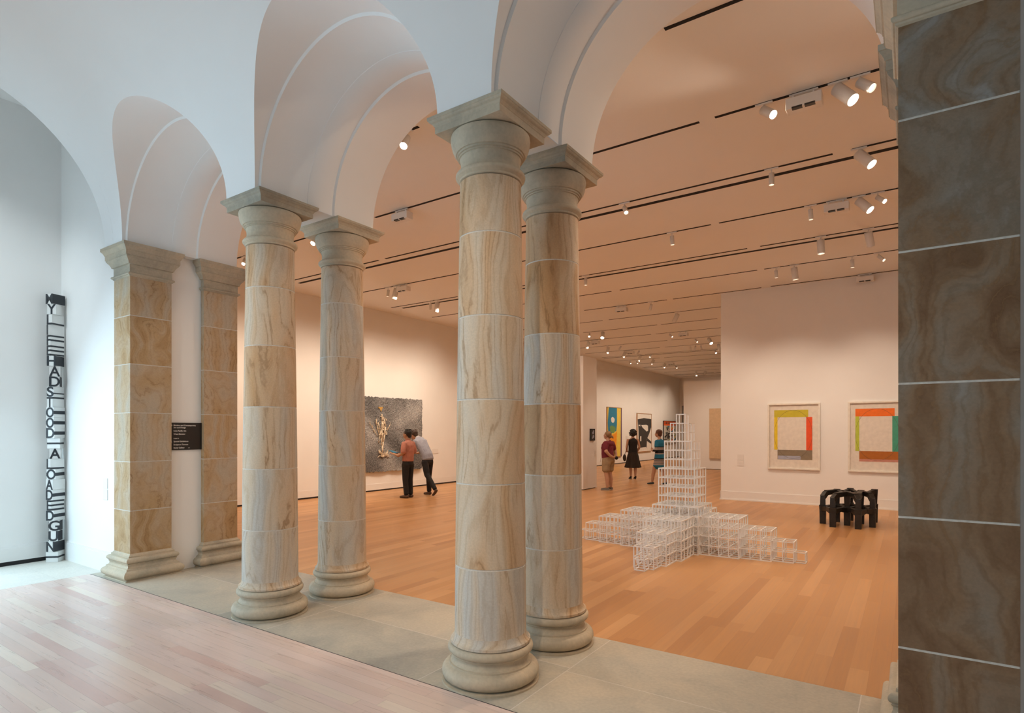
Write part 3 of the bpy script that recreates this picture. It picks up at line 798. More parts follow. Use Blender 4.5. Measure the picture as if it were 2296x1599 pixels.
# big grey relief painting on the left wall
M['relief'], nt, bs = newmat('grey_crackled_relief')
tc = N(nt, 'ShaderNodeTexCoord')
mp = N(nt, 'ShaderNodeMapping'); mp.inputs['Scale'].default_value = (4, 9, 6.5); L(nt, tc.outputs['Object'], mp.inputs['Vector'])
n1 = N(nt, 'ShaderNodeTexNoise', inp={'Scale': 5.0, 'Detail': 9.0, 'Roughness': 0.85, 'Distortion': 0.25}); L(nt, mp.outputs[0], n1.inputs['Vector'])
n2 = N(nt, 'ShaderNodeTexNoise', inp={'Scale': 1.1, 'Detail': 3.0}); L(nt, tc.outputs['Object'], n2.inputs['Vector'])
f = math_(nt, 'ADD', n1.outputs['Fac'], math_(nt, 'MULTIPLY', math_(nt, 'SUBTRACT', n2.outputs['Fac'], .5), .35))
L(nt, ramp(nt, f, [(0.38, (.03, .03, .032)), (0.47, (.13, .13, .13)), (0.55, (.30, .30, .30)), (0.64, (.62, .61, .59))]), bs.inputs['Base Color'])
bp = N(nt, 'ShaderNodeBump', inp={'Strength': 0.7, 'Distance': 0.02}); L(nt, n1.outputs['Fac'], bp.inputs['Height']); L(nt, bp.outputs[0], bs.inputs['Normal']); bs.inputs['Roughness'].default_value = .85
M['straw'] = plain('plaster_straw', (.66, .56, .42), .85, noise=.2, scale=30)
root = empty('relief_painting', (XL + .022, 11.05, 1.52)); tag(root, 'large grey crusted painting with a pale branching figure on the left wall', 'painting')
mb = MB(); ny, nz_ = 90, 56; rnd = random.Random(3); y0, y1, zb, zt = -1.6, 1.6, -1.0, 1.0
idx = {}
for i in range(ny+1):
    for j in range(nz_+1):
        yy = y0 + (y1-y0)*i/ny; z_ = zb + (zt-zb)*j/nz_
        edge = i in (0, ny) or j in (0, nz_)
        if i in (0, ny): yy += rnd.uniform(-.012, .012)
        if j in (0, nz_): z_ += rnd.uniform(-.016, .016)
        idx[i, j] = mb.vert((0.045 + (0.012*rnd.random() + .012*math.sin(9*yy+4*z_)*math.sin(5*z_)), yy, z_))
for i in range(ny):
    for j in range(nz_): mb.face((idx[i,j], idx[i+1,j], idx[i+1,j+1], idx[i,j+1]))
mb.box(0.0, 0.045, y0+.01, y1-.01, zb+.02, zt-.02)
mb.build('canvas', M['relief'], root)
mb = MB()
def br_(pts, r0, r1):
    for k in range(len(pts)-1):
        a, c = pts[k], pts[k+1]; t0 = r0 + (r1-r0)*k/(len(pts)-1); t1 = r0 + (r1-r0)*(k+1)/(len(pts)-1)
        mb.cyl((.07, a[0], a[1]), (.075, c[0], c[1]), t0 * .55, t1 * .55, 7)
        for q in range(5):
            f_ = rnd.random(); yy = a[0] + (c[0]-a[0])*f_ + rnd.gauss(0, .014); z_ = a[1] + (c[1]-a[1])*f_
            mb.beam((.066, yy, z_), (.085, yy + rnd.gauss(0, .02), z_ + rnd.uniform(.03, .09)), .012, taper=.5)
br_([(.03, -.52), (.01, -.3), (-.02, -.1), (-.06, .1), (-.13, .32)], .030, .02)
br_([(.03, -.5), (.05, -.2), (.0, .1), (.02, .35), (-.0, .55)], .032, .035)
br_([(.05, -.25), (.12, 0), (.14, .2), (.09, .42)], .022, .04)
br_([(.10, -.05), (.2, .1), (.3, .26)], .014, .02)
br_([(-.1, -.25), (-.09, .0), (-.17, .25), (-.2, .4)], .016, .02)
br_([(-.15, -.05), (-.3, .15), (-.42, .3)], .012, .012)
br_([(-.1, -.42), (.0, -.56), (.13, -.58), (.22, -.48)], .03, .02)
for k in range(26):
    a = rnd.uniform(0, 2*PI); yy, z_ = rnd.gauss(.06, .08), rnd.gauss(-.54, .045)
    mb.beam((.075, yy, z_), (.085, yy + .1*math.cos(a), z_ + .06*math.sin(a)), .012)
for k in range(34):
    yy, z_ = rnd.gauss(.04, .06), rnd.uniform(-.05, .5); a = rnd.uniform(0, 2*PI)
    mb.beam((.07, yy, z_), (.09, yy + .05*math.cos(a), z_ + .07*math.sin(a)), .022)
mb.build('branch_relief', M['straw'], root)
mb = MB(); mb.box(.05, .065, -.10, .05, .70, .74); mb.poly([(.064, -.06, .70), (.064, .03, .70), (.066, -.01, .60)]); mb.build('collar', pal('c_ochre', (.50, .30, .08)), root)
b = MB(); b.box(XL, XL + .008, 13.17, 13.43, 0.935, 1.07); tag(b.build('wall_label', M['white']), 'small wall label to the right of the grey relief painting', 'label')

# paintings on the same wall in the rear gallery
def wall_painting(yc, zc, w, h, label, shapes, mats, edge, d=.05):
    root = empty('painting', (XL, yc, zc)); tag(root, label, 'painting', 'paintings on the rear part of the left wall')
    f = MB(); t = .025
    f.box(0, d, -w/2, w/2, h/2-t, h/2); f.box(0, d, -w/2, w/2, -h/2, -h/2+t); f.box(0, d, -w/2, -w/2+t, -h/2, h/2); f.box(0, d, w/2-t, w/2, -h/2, h/2)
    f.build('frame', M[edge], root)
    c = MB(); c.box(0.005, d - .012, -w/2+t, w/2-t, -h/2+t, h/2-t); xx = d - .0105
    for k, (mi, pts) in enumerate(shapes):
        c.cur = mi; c.poly([(xx + k*.0006, u*(w/2-t), v*(h/2-t)) for u, v in pts])
    c.build('canvas', [M[m] for m in mats], root)
blob = lambda cx, cy, rx, ry, n=20, j=.1, s=1: [(cx + rx*(1+j*math.sin(3*a+s))*math.cos(a), cy + ry*(1+j*math.cos(2*a+s))*math.sin(a)) for a in [2*PI*k/n for k in range(n)]]
wall_painting(26.15, 1.55, 1.68, 2.40, 'tall abstract painting, blue with a white disc, green, orange and yellow',
    [(1, [(-1,-1),(.95,-1),(.95,1),(-1,1)]), (2, [(-.85,-.15),(-.3,-.02),(.25,.05),(.35,.3),(.35,1),(-.8,1),(-.95,.4)]), (3, [(-.9,-1),(.1,-1),(.3,-.3),(.35,.05),(.1,-.05),(-.3,-.1),(-.9,-.2)]), (1, [(-.1,-1),(.25,-1),(.38,-.2),(.30,-.45)]), (4, blob(-.28,.12,.40,.16,22,.14)), (5, blob(-.25,.50,.25,.12,20,.06)), (6, [(.86,-1),(1,-1),(1,1),(.92,1)])],
    ['c_pyellow', 'c_pyellow', 'c_pblue', 'c_porange', 'c_pgreen', 'c_pwhite', 'c_pviolet'], 'c_woodedge')
wall_painting(30.0, 1.52, 2.05, 2.05, 'abstract painting of a broad black form on white canvas',
    [(1, [(-.95,.70),(-.5,.74),(-.1,.78),(.98,.74),(.98,.30),(.70,-.05),(.35,-.35),(.30,-.85),(.22,-.78),(-.60,-.80),(-.66,-.90),(-.8,-.82),(-.85,.2)]), (0, [(-.45,.40),(.25,.42),(.5,.38),(.52,.10),(.30,.06),(-.30,.28)]), (0, [(-.85,.40),(-.6,.42),(-.55,.33),(-.8,.36)]), (0, [(-.62,-.20),(-.45,-.18),(-.45,-.45),(-.62,-.45)]), (1, [(.38,-.28),(.98,-.50),(.98,-.62),(.34,-.45)])],
    ['c_pwhite', 'c_kblack'], 'c_woodedge')
sh = [(1, [(-1,.62),(1,.62),(1,1),(-1,1)])]
rr = random.Random(5)
for k in range(7): x = -.85 + k*.25; sh.append((2, [(x,.76),(x+.13,.76),(x+.12,.90),(x-.01,.92)]))
for k in range(44):
    x, z_ = rr.uniform(-.9,.8), rr.uniform(-.9,.5); a = rr.uniform(0, PI); l_ = rr.uniform(.25,.6); w_ = .09
    dx, dz = l_*math.cos(a), l_*math.sin(a)*.7
    sh.append((rr.choice((2,2,2,3,4,5)), [(max(-.98,min(.98,p)), max(-.98,min(.6,q))) for p, q in ((x-dz*.12-w_, z_), (x+dx, z_+dz), (x+dx+.08, z_+dz-.06), (x+w_, z_-.07))]))
wall_painting(34.0, 1.52, 2.15, 1.36, 'small busy abstract painting with an orange-red band on top', sh, ['c_vwhite', 'c_vred', 'c_vink', 'c_pyellow', 'c_pblue', 'c_vred'], 'c_vink')
for y in (27.6, 32.2):
    b = MB(); b.box(XL, XL + .008, y, y + .3, 1.05, 1.35)
    tag(b.build('wall_label', M['white']), 'small wall label right of the tall blue and yellow painting' if y < 30 else 'small wall label right of the black and white painting', 'label', 'wall labels in the rear gallery')
# pale painting on the rear partition, small dark picture on the left partition
root = empty('painting', (-5.85, 24.972, 1.505)); tag(root, 'large pale ochre painting with a faint green shape on the rear partition', 'painting')
c = MB(); c.box(-1.12, 1.12, -.05, 0, -1.045, 1.045); c.cur = 1
c.poly([(-.61+u*.13, -.052, v) for u, v in blob(0, .05, .6, .25, 20, .1)]); c.poly([(-.56+u*.10, -.0525, v) for u, v in blob(0, .33, .5, .1, 20, .1)])
c.build('canvas', [M['c_pale'], M['c_palegreen']], root)
root = empty('picture', (-7.387, 14.835, 1.51)); tag(root, 'tiny dark framed picture on the left partition beside the woman in maroon', 'picture')
c = MB(); c.box(0, .035, -.135, .135, -.165, .165); c.build('frame', M['c_vink'], root)
c = MB(); c.box(.03, .037, -.115, .115, -.145, .145); c.cur = 1
for u, v, a in ((0, .05, .05), (.02, -.05, .055), (-.03, -.09, .03), (.03, .1, .03)): c.poly([(.038, u + a*math.cos(t), v + a*.8*math.sin(t)) for t in [PI*k/6 for k in range(12)]])
c.build('image', [M['c_kblack'], M['c_bluegrey']], root)
b = MB(); b.box(-7.387, -7.379, 14.98, 15.09, 0.90, 1.06); tag(b.build('wall_label', M['white']), 'small wall label low on the left partition', 'label')

# ---------------------------------------------------------------- track spotlights and power boxes
# (x, y of the slot, size, sideways lean, drop, tilt towards the arcade (+1) or away (-1), bright face)
TRACK = [
(-0.56,6.19,'B',0.08,0.24,1,1),
(-0.38,6.19,'M',0.07,0.19,1,0),
(-1.20,6.19,'M',0.06,0.11,1,1),
(-2.09,4.60,'M',0.01,0.27,1,1),
(-0.49,7.78,'B',0.09,0.25,1,1),
(-1.42,7.78,'S',0.00,0.21,0,0),
(-3.36,7.78,'S',0.01,0.20,1,0),
(-1.19,9.37,'S',0.01,0.22,0,0),
(-0.59,9.37,'B',0.10,0.25,1,1),
(-0.37,9.37,'S',0.05,0.17,1,1),
(-3.22,9.37,'S',0.01,0.20,0,0),
(-1.24,10.96,'B',0.01,0.27,0,0),
(-0.56,10.96,'B',0.09,0.29,-1,0),
(-5.60,10.96,'S',0.00,0.19,0,0),
(-2.21,12.55,'S',0.01,0.16,0,0),
(-1.88,12.55,'B',0.03,0.29,0,0),
(-0.90,12.55,'S',0.01,0.22,0,0),
(-0.48,12.55,'S',0.06,0.19,1,0),
(-5.39,14.14,'S',-0.02,0.20,-1,0),
(-5.25,15.73,'B',-0.05,0.19,-1,0),
(-8.71,17.32,'S',-0.03,0.19,1,1),
(-8.23,17.32,'B',-0.04,0.26,1,1),
(-6.57,18.91,'S',0.09,0.18,1,0),
(-5.75,20.50,'B',0.05,0.25,1,1),
(-6.21,20.50,'S',0.05,0.17,1,0),
(-6.88,22.09,'S',0.04,0.27,-1,0),
(-6.69,22.09,'S',0.00,0.18,-1,0),
(-6.49,22.09,'S',0.06,0.20,-1,0),
(-5.84,22.09,'B',0.05,0.25,-1,0),
(-6.40,23.68,'S',0.02,0.22,1,1),
(-9.51,20.50,'B',-0.05,0.29,-1,0),
(-9.00,20.50,'S',-0.07,0.20,-1,0),
(-9.54,18.91,'B',-0.05,0.22,-1,0),
(-9.51,22.09,'B',-0.09,0.27,-1,0),
(-8.92,22.09,'S',-0.05,0.18,-1,0),
(-9.50,23.68,'B',-0.09,0.27,-1,0),
(-9.05,23.68,'S',-0.08,0.11,1,0),
(-10.66,25.27,'S',0.04,0.18,1,0),
(-10.33,25.27,'S',0.06,0.26,1,0),
(-9.51,25.27,'B',-0.12,0.24,-1,0),
(-9.54,26.86,'B',-0.10,0.29,-1,0),
(-9.57,28.45,'S',0.02,0.09,1,0),
(-9.56,31.63,'B',0.07,0.41,-1,0),
(-9.04,31.63,'B',-0.10,0.31,-1,0),
(-9.75,9.37,'S',-0.02,0.22,0,0),
(-9.50,9.37,'B',-0.08,0.32,-1,0),
(-9.92,10.96,'S',-0.02,0.22,-1,0),
(-9.69,10.96,'B',-0.04,0.30,-1,0),
(-4.51,4.60,'M',-0.03,0.26,1,1),
(-8.09,6.19,'M',-0.07,0.21,1,1),
(-10.20,6.19,'S',0.02,0.21,1,1),
]
CR = Vector((math.cos(camo.rotation_euler.z), math.sin(camo.rotation_euler.z), 0))
SLOTN = ['first','second','third','fourth','fifth','sixth','seventh','eighth','ninth','tenth','eleventh','twelfth','thirteenth','fourteenth','fifteenth','sixteenth','seventeenth','eighteenth']
SIZES = {'B': (0.058, 0.23), 'M': (0.043, 0.16), 'S': (0.032, 0.145)}
byslot = {}
for t in TRACK: byslot.setdefault(round((t[1]-4.6)/1.59), []).append(t)
for k in byslot: byslot[k].sort(key=lambda t: -t[0])
SZN = {'B': 'large', 'M': 'medium-sized', 'S': 'small'}
def spot(name, loc, d, energy, ang, blend, size=.04, col=WARM):
    l = bpy.data.lights.new(name, 'SPOT'); l.energy = energy * SPOT_GAIN; l.spot_size = math.radians(ang); l.spot_blend = blend; l.shadow_soft_size = size; l.color = col
    o = bpy.data.objects.new(name, l); o.location = loc; o.rotation_euler = Vector(d).to_track_quat('-Z', 'Y').to_euler(); COL.objects.link(o); return o
for x, y, sz, dx, dz, tw, br_t in TRACK:
    k = round((y-4.6)/1.59); order = byslot[k].index((x, y, sz, dx, dz, tw, br_t)); n = len(byslot[k])
    lab = '%s %sspotlight on the %s ceiling slot from the arches' % (SZN[sz], 'bright ' if br_t else '', SLOTN[k])
    if n > 1: lab += ', ' + (['rightmost', 'second from right', 'third from right', 'fourth from right', 'fifth from right'][order] if order < n-1 else 'leftmost')
    root = empty('track_spotlight', (x, y, ZC)); tag(root, lab, 'spotlight', 'track spotlights on the gallery ceiling')
    r, ln = SIZES[sz]
    mb = MB(); mb.box(-.08, .08, -.017, .017, -.020, -.0045); mb.build('adapter', M['white'], root)
    stem = 0.06
    mb = MB(); mb.cyl((0, 0, -.018), (0, 0, -stem - .03), .007, n=8); mb.build('stem', M['white'], root)
    drop = max(dz, 0.17)
    lean = CR * dx
    fwd = Vector((-CR.y, CR.x, 0))
    dirv = Vector((lean.x, lean.y, -(drop - stem))) - fwd * (0.12 * tw if tw > 0 else 0.07 * tw)
    if br_t: dirv = Vector((lean.x*1.0, lean.y*1.0, -max(.12, drop - stem))) - fwd * 0.13
    dirv.normalize()
    top = Vector((0, 0, -stem - .015)) - dirv * 0.012
    mb = MB(); mb.cyl(top, top + dirv * ln, r, n=24, caps=(True, False)); e = top + dirv * ln
    mb.cyl(e, e - dirv * .03, r * .93, r * .88, n=24, caps=(False, False)); mb.cyl(e - dirv * .0005, e + dirv * .0, r, r * .92, n=24, caps=(False, False))
    h = mb.build('lamp_housing', M['white'], root)
    mb = MB(); mb.cyl(e - dirv * .024, e - dirv * .020, r * .86, n=24); mb.build('lens', M['lit'] if br_t else M['dimlit'], h)
for i, (x, y) in enumerate([(-0.84,6.19),(-0.86,9.37),(-0.78,14.10),(-6.19,14.14),(-6.12,18.91),(-9.28,18.91),(-9.29,22.09),(-9.28,9.37),(-6.16,6.19),(-9.28,26.86)]):
    k = round((y-4.6)/1.59)
    lab = 'white ceiling power box with dark grilles on the %s slot from the arches%s' % (SLOTN[k], ', ' + ('right part' if x > -4 else 'left part') if k in (1, 3, 6, 9) else '')
    root = empty('power_box', (x, y, ZC)); tag(root, lab, 'power box', 'power boxes on the ceiling slots')
    mb = MB(); mb.box(-.11, -.09, -.012, .012, -.06, -.004); mb.box(.07, .09, -.012, .012, -.06, -.004); mb.box(-.13, .12, -.016, .016, -.018, -.0045); mb.build('bracket', M['white'], root)
    mb = MB(); mb.box(-.155, .155, -.065, .065, -.165, -.058); c = mb.build('casing', M['white'], root, bevel=.006)
    mb = MB(); mb.box(-.10, -.01, -.068, -.02, -.1655, -.150); mb.box(.01, .10, -.068, -.02, -.1655, -.150); mb.build('grille', M['dark'], c)

# light of the spotlights, plus added wide fill lamps: beams on the walls, the works and the floor
def fire(x, y, target, energy, ang=50, blend=.7, z=4.58, size=.05):
    spot('spot_fill_beam', (x, y, z), Vector(target) - Vector((x, y, z)), energy, ang, blend, size)
for y, e in ((6.19, 150), (7.78, 150), (9.37, 210), (10.96, 230), (12.55, 150), (15.73, 150), (18.91, 170), (20.5, 150), (22.09, 150), (23.68, 150), (25.27, 220), (26.86, 220), (28.45, 220), (30.0, 220), (31.63, 220), (33.2, 200)):
    fire(-9.5, y, (XL, y + .3, 1.5), e * (.95 if y < 14 else .62), 100, 1.0, size=.12)
for x, y, tx, e in ((-2.21, 12.0, -2.15, 128), (-0.56, 12.0, -0.56, 128), (-1.24, 10.96, -1.3, 90), (-3.2, 12.0, -3.4, 40), (1.4, 11.5, 1.4, 120)):
    fire(x, y, (tx, 14.23, 1.3), e, 74, 1.0)
for x in (-10.2, -7.2, -4.3, -1.3, 1.8):  # wide downlights without fixtures, added to lift the ambient light
    for y in (6.19, 9.37, 12.55):
        if x > -3 and y > 12: continue
        fire(x, y, (x + .2, y + .2, 0), 118, 140, 1.0, size=.08)
for x, y, e in ((-5.4, 15.73, 80), (-9.0, 15.73, 105), (-5.6, 18.91, 105), (-8.6, 18.91, 105), (-6.0, 22.09, 105), (-9.3, 22.09, 90), (-9.4, 26.86, 105), (-6, 29, 105), (-9.3, 31.63, 105)):  # the same added ambient fill along the rear gallery
    fire(x, y, (x, y + .1, 0), e, 140, 1.0, size=.08)
for x, y, tx, ty, e, an in ((-3.22, 9.37, -2.6, 8.1, 130, 60), (-0.56, 6.19, -1.4, 7.3, 110, 60), (-0.59, 9.37, -.8, 11.2, 150, 45)):
    fire(x, y, (tx, ty, 0), e, an, 1.0)
for x, y, tx, ty, tz, e, an in ((-5.4, 15.0, -7.387, 14.8, 1.4, 60, 30), (-5.75, 21.5, -5.9, 25.0, 1.5, 150, 70), (-7.4, 22.0, -7.4, 25.0, 1.5, 60, 60)):
    fire(x, y, (tx, ty, tz), e, an, 1.0)
# beams thrown back towards the arcade by the bright lamps nearest the arches, plus an added fill beam from the right
for x, y, tx, ty, tz, e, an in ((-4.51, 4.6, -3.6, 3.4, .4, 40, 60), (-2.09, 4.6, -1.4, 3.2, 0.2, 70, 70), (1.6, 6.19, -1.9, 3.6, 3.9, 130, 50), (-0.56, 6.19, -4.2, 3.6, 4.0, 70, 50), (-1.20, 6.19, -2.2, 3.8, 1.6, 120, 50), (-8.09, 6.19, -6.9, 3.8, 1.4, 60, 50), (-0.49, 7.78, -4.6, 3.9, 1.8, 130, 40), (-5.2, 6.19, -7.04, 3.6, 1.8, 60, 40)):
    fire(x, y, (tx, ty, tz), e, an)
spot('spot_fill_beam', (-7.75, 0.6, 5.3), Vector((-9.0, 2.4, 1.9)) - Vector((-7.75, 0.6, 5.3)), 190, 75, 1.0, .05, (.85, .95, 1.0))
# warm spotlights under the lobby vault, above and behind the camera; the last is added to brighten the right side
for x, y, z, tx, ty, tz, e, an in ((-1.1, 0.25, 4.25, -2.29, 3.1, 1.6, 195, 50), (-3.6, 0.25, 4.25, -4.73, 3.1, 1.6, 150, 50), (-5.6, 0.25, 4.25, -7.0, 3.2, 1.6, 70, 45), (-2.4, 0.25, 4.25, -2.2, 2.0, 0, 40, 70), (-0.8, 0.25, 4.25, -0.9, 3.3, 0, 90, 60)):
    fire(x, y, (tx, ty, tz), e, an, 1.0, z)

# ---------------------------------------------------------------- people
M['skin'] = plain('skin_light', (.52, .30, .20), .55, noise=.05)
M['skin2'] = plain('skin_tan', (.42, .235, .14), .55, noise=.05)
def cloth(name, c, r=.85, noise=.12):
    m = M[name] = plain(name, c, r, noise=noise, scale=11); nt = m.node_tree; b = nt.nodes['Principled BSDF']
    tc = N(nt, 'ShaderNodeTexCoord'); mp = N(nt, 'ShaderNodeMapping'); mp.inputs['Scale'].default_value = (1, 1, .45); L(nt, tc.outputs['Object'], mp.inputs['Vector'])
    nz = N(nt, 'ShaderNodeTexNoise', inp={'Scale': 13.0, 'Detail': 2.0, 'Distortion': 1.5}); L(nt, mp.outputs[0], nz.inputs['Vector'])
    bp = N(nt, 'ShaderNodeBump', inp={'Strength': .8, 'Distance': .02}); L(nt, nz.outputs['Fac'], bp.inputs['Height']); L(nt, bp.outputs[0], b.inputs['Normal'])
    return m
cloth('salmon_shirt', (.44, .185, .135)); cloth('blue_grey_shirt', (.30, .31, .37)); cloth('black_cloth', (.012, .011, .011)); cloth('brown_leather', (.07, .035, .018), .45)
cloth('maroon_knit', (.17, .018, .035)); cloth('khaki', (.34, .25, .15)); cloth('grey_shoe', (.17, .15, .13)); cloth('dark_brown_cloth', (.028, .018, .012)); cloth('hair_black', (.010, .008, .007), .5); cloth('hair_brown', (.045, .022, .012), .5)
cloth('hair_blond', (.26, .15, .065), .5, .3); cloth('hair_red', (.10, .032, .012), .5); cloth('navy_shoe', (.035, .05, .06)); cloth('cyan_book', (.02, .16, .28)); cloth('collar_white', (.6, .57, .53)); cloth('lip', (.34, .11, .08))
M['stripe'], nt, bs = newmat('striped_dress_cloth')
tc = N(nt, 'ShaderNodeTexCoord'); s_ = N(nt, 'ShaderNodeSeparateXYZ'); L(nt, tc.outputs['Object'], s_.inputs[0])
zf = math_(nt, 'DIVIDE', s_.outputs['Z'], 1.6)
B_, K_, G_ = (.012, .17, .30), (.010, .010, .012), (.33, .30, .29)
L(nt, ramp(nt, zf, [(0.0, B_), (.375, G_), (.392, K_), (.402, G_), (.418, (.28, .17, .12)), (.428, G_), (.448, K_), (.456, G_), (.478, K_), (.500, B_), (.572, G_), (.590, K_), (.655, G_), (.700, K_), (.718, B_)], 'CONSTANT'), bs.inputs['Base Color']); bs.inputs['Roughness'].default_value = .85

def remesh(mb, name, mat, parent, vox, loc=None, smooth=2):
    o = mb.build('tmp_shape', mat)
    m = o.modifiers.new('r', 'REMESH'); m.mode = 'VOXEL'; m.voxel_size = vox; m.use_smooth_shade = True
    s = o.modifiers.new('s', 'SMOOTH'); s.factor = .5; s.iterations = smooth
    bpy.context.view_layer.update()
    dg = bpy.context.evaluated_depsgraph_get()
    me = bpy.data.meshes.new_from_object(o.evaluated_get(dg))
    bpy.data.objects.remove(o)
    me.materials.clear(); me.materials.append(mat); me.name = name
    me.polygons.foreach_set('use_smooth', [True]*len(me.polygons))
    o = bpy.data.objects.new(name, me); COL.objects.link(o)
    if parent: o.parent = parent
    return o
def loft(mb, pts, n=18, side=(0, 1, 0)):
    """pts: (pos, r_forward, r_side); closed tube of elliptical rings with domed ends"""
    P = [(Vector(p), a, b) for p, a, b in pts]
    t0 = (P[1][0]-P[0][0]).normalized(); t1 = (P[-1][0]-P[-2][0]).normalized()
    P = [(P[0][0]-t0*min(P[0][1],P[0][2])*.55, P[0][1]*.55, P[0][2]*.55)] + P + [(P[-1][0]+t1*min(P[-1][1],P[-1][2])*.55, P[-1][1]*.55, P[-1][2]*.55)]
    rings = []
    for i, (p, a, b) in enumerate(P):
        t = (P[min(i+1,len(P)-1)][0] - P[max(i-1,0)][0]).normalized()
        s = Vector(side); s = (s - t*s.dot(t))
        if s.length < .2: s = Vector((1, 0, 0)) - t*t.x
        s.normalize(); f = s.cross(t).normalized()
        rings.append([mb.vert(p + f*a*math.cos(2*PI*k/n) + s*b*math.sin(2*PI*k/n)) for k in range(n)])
    for j in range(len(rings)-1):
        for k in range(n): mb.face((rings[j][k], rings[j][(k+1)%n], rings[j+1][(k+1)%n], rings[j+1][k]))
    mb.face(rings[0][::-1]); mb.face(rings[-1])
def ell(mb, c, rx, ry, rz, R=None, n=16):
    c = Vector(c); rows = []
    for j in range(1, n):
        ph = PI*j/n
        rows.append([mb.vert(c + ((R or Matrix.Identity(3)) @ Vector((rx*math.sin(ph)*math.cos(2*PI*k/n), ry*math.sin(ph)*math.sin(2*PI*k/n), rz*math.cos(ph))))) for k in range(n)])
    for j in range(len(rows)-1):
        for k in range(n): mb.face((rows[j][k], rows[j+1][k], rows[j+1][(k+1)%n], rows[j][(k+1)%n]))
    mb.face(rows[0]); mb.face(rows[-1][::-1])
def hand(mb, wrist, d, palm_n, s=1.0, curl=.5, left=False):
    """palm plus five separate bent fingers; d = pointing direction, palm_n = palm normal (fingers curl that way)"""
    d = Vector(d).normalized(); pn = Vector(palm_n); pn = (pn - d*pn.dot(d)).normalized(); sd = d.cross(pn).normalized() * (-1 if left else 1)
    w = Vector(wrist)
    loft(mb, [(w, .020*s, .026*s), (w + d*.045*s, .017*s, .038*s), (w + d*.085*s, .014*s, .040*s)], side=sd)
    for k, (off, ln) in enumerate(((-.030, .068), (-.010, .078), (.010, .074), (.029, .058))):
        b0 = w + d*.085*s + sd*off*s
        d1 = (d*math.cos(curl*.6) + pn*math.sin(curl*.6)); d2 = (d*math.cos(curl*1.7) + pn*math.sin(curl*1.7)); d3 = (d*math.cos(curl*2.6) + pn*math.sin(curl*2.6))
        p1 = b0 + d1*ln*.45*s; p2 = p1 + d2*ln*.32*s; p3 = p2 + d3*ln*.25*s
        loft(mb, [(b0, .0092*s, .0092*s), (p1, .0088*s, .0088*s), (p2, .0080*s, .0080*s), (p3, .0068*s, .0068*s)], 10, side=sd)
    b0 = w + d*.022*s - sd*.026*s; td = (d*.55 - sd*.62 + pn*.35).normalized(); p1 = b0 + td*.042*s; p2 = p1 + (d*.8 - sd*.25 + pn*.35).normalized()*.032*s
    loft(mb, [(b0, .012*s, .012*s), (p1, .0105*s, .0105*s), (p2, .0085*s, .0085*s)], 10)
def head(mb, c, yaw=0.0, pitch=0.0, s=1.0):
    """c = centre of the skull; returns the head's rotation"""
    R = (Matrix.Rotation(yaw, 3, 'Z') @ Matrix.Rotation(pitch, 3, 'Y'))
    c = Vector(c)
    ell(mb, c + R@Vector((-.012, 0, .018))*s, .094*s, .076*s, .098*s, R)
    ell(mb, c + R@Vector((.018, 0, -.035))*s, .070*s, .060*s, .082*s, R)
    ell(mb, c + R@Vector((.048, 0, -.088))*s, .028*s, .030*s, .022*s, R)
    loft(mb, [(c + R@Vector((.078, 0, .012))*s, .010*s, .010*s), (c + R@Vector((.100, 0, -.026))*s, .012*s, .015*s), (c + R@Vector((.086, 0, -.034))*s, .010*s, .016*s)], 10)
    ell(mb, c + R@Vector((.082, 0, -.062))*s, .012*s, .024*s, .010*s, R)
    for q in (-1, 1): ell(mb, c + R@Vector((-.002, .076*q, -.012))*s, .018*s, .010*s, .030*s, R, 10)
    return R
def face_bits(parent, c, R, s, hair_mat):
    mb = MB(); c = Vector(c)
    for q in (-1, 1): ell(mb, c + R@Vector((.071, .030*q, .008))*s, .008*s, .010*s, .006*s, R, 8)
    mb.smooth = True; o = mb.build('eyes', M['hair_black'], parent)
    mb = MB(); 
    for q in (-1, 1): ell(mb, c + R@Vector((.074, .030*q, .028))*s, .007*s, .016*s, .003*s, R, 8)
    mb.build('eyebrows', hair_mat, parent)
    mb = MB(); ell(mb, c + R@Vector((.088, 0, -.062))*s, .009*s, .021*s, .006*s, R, 8); mb.build('lips', M['lip'], parent)
VOX = .0085
def V(*a): return Vector(a)

# --- man in the salmon shirt, holding a blue booklet
root = empty('person', (-10.02, 10.27, 0), math.radians(186))
tag(root, 'person in salmon short-sleeved shirt and black trousers holding a blue booklet', 'person', 'visitors in the gallery')
mb = MB()
hc = V(.03, 0, 1.535)
loft(mb, [(V(0,0,.86), .08,.12), (V(0,0,.95), .085,.13), (V(0,0,1.12), .095,.145), (V(0,0,1.26), .095,.165), (V(-.01,0,1.34), .07,.14), (V(0,0,1.39), .052,.055), (V(.015,0,1.45), .048,.05)])
Rh = head(mb, hc, math.radians(14), math.radians(-4), .98)
LW = V(.30, .16, 1.06); RW = V(.24, -.06, 1.04)
loft(mb, [(V(-.01,.165,1.32), .05,.05), (V(-.03,.225,1.08), .040,.040), (V(.12,.215,1.02), .034,.034), (LW, .026,.026)])
loft(mb, [(V(-.01,-.165,1.32), .05,.05), (V(-.04,-.215,1.08), .040,.040), (V(.1,-.15,1.03), .034,.034), (RW, .026,.026)])
hand(mb, LW, (1, -.15, .1), (0, -.3, 1), 1, .5, True); hand(mb, RW, (1, .5, .15), (0, .3, 1), 1, .6)
for q in (-1, 1): loft(mb, [(V(0,.07*q,.80), .06,.06), (V(.01,.085*q,.46), .045,.045), (V(-.015,.085*q,.09), .034,.034)])
body = remesh(mb, 'body', M['skin2'], root, VOX)
face_bits(root, hc, Rh, .98, M['hair_black'])
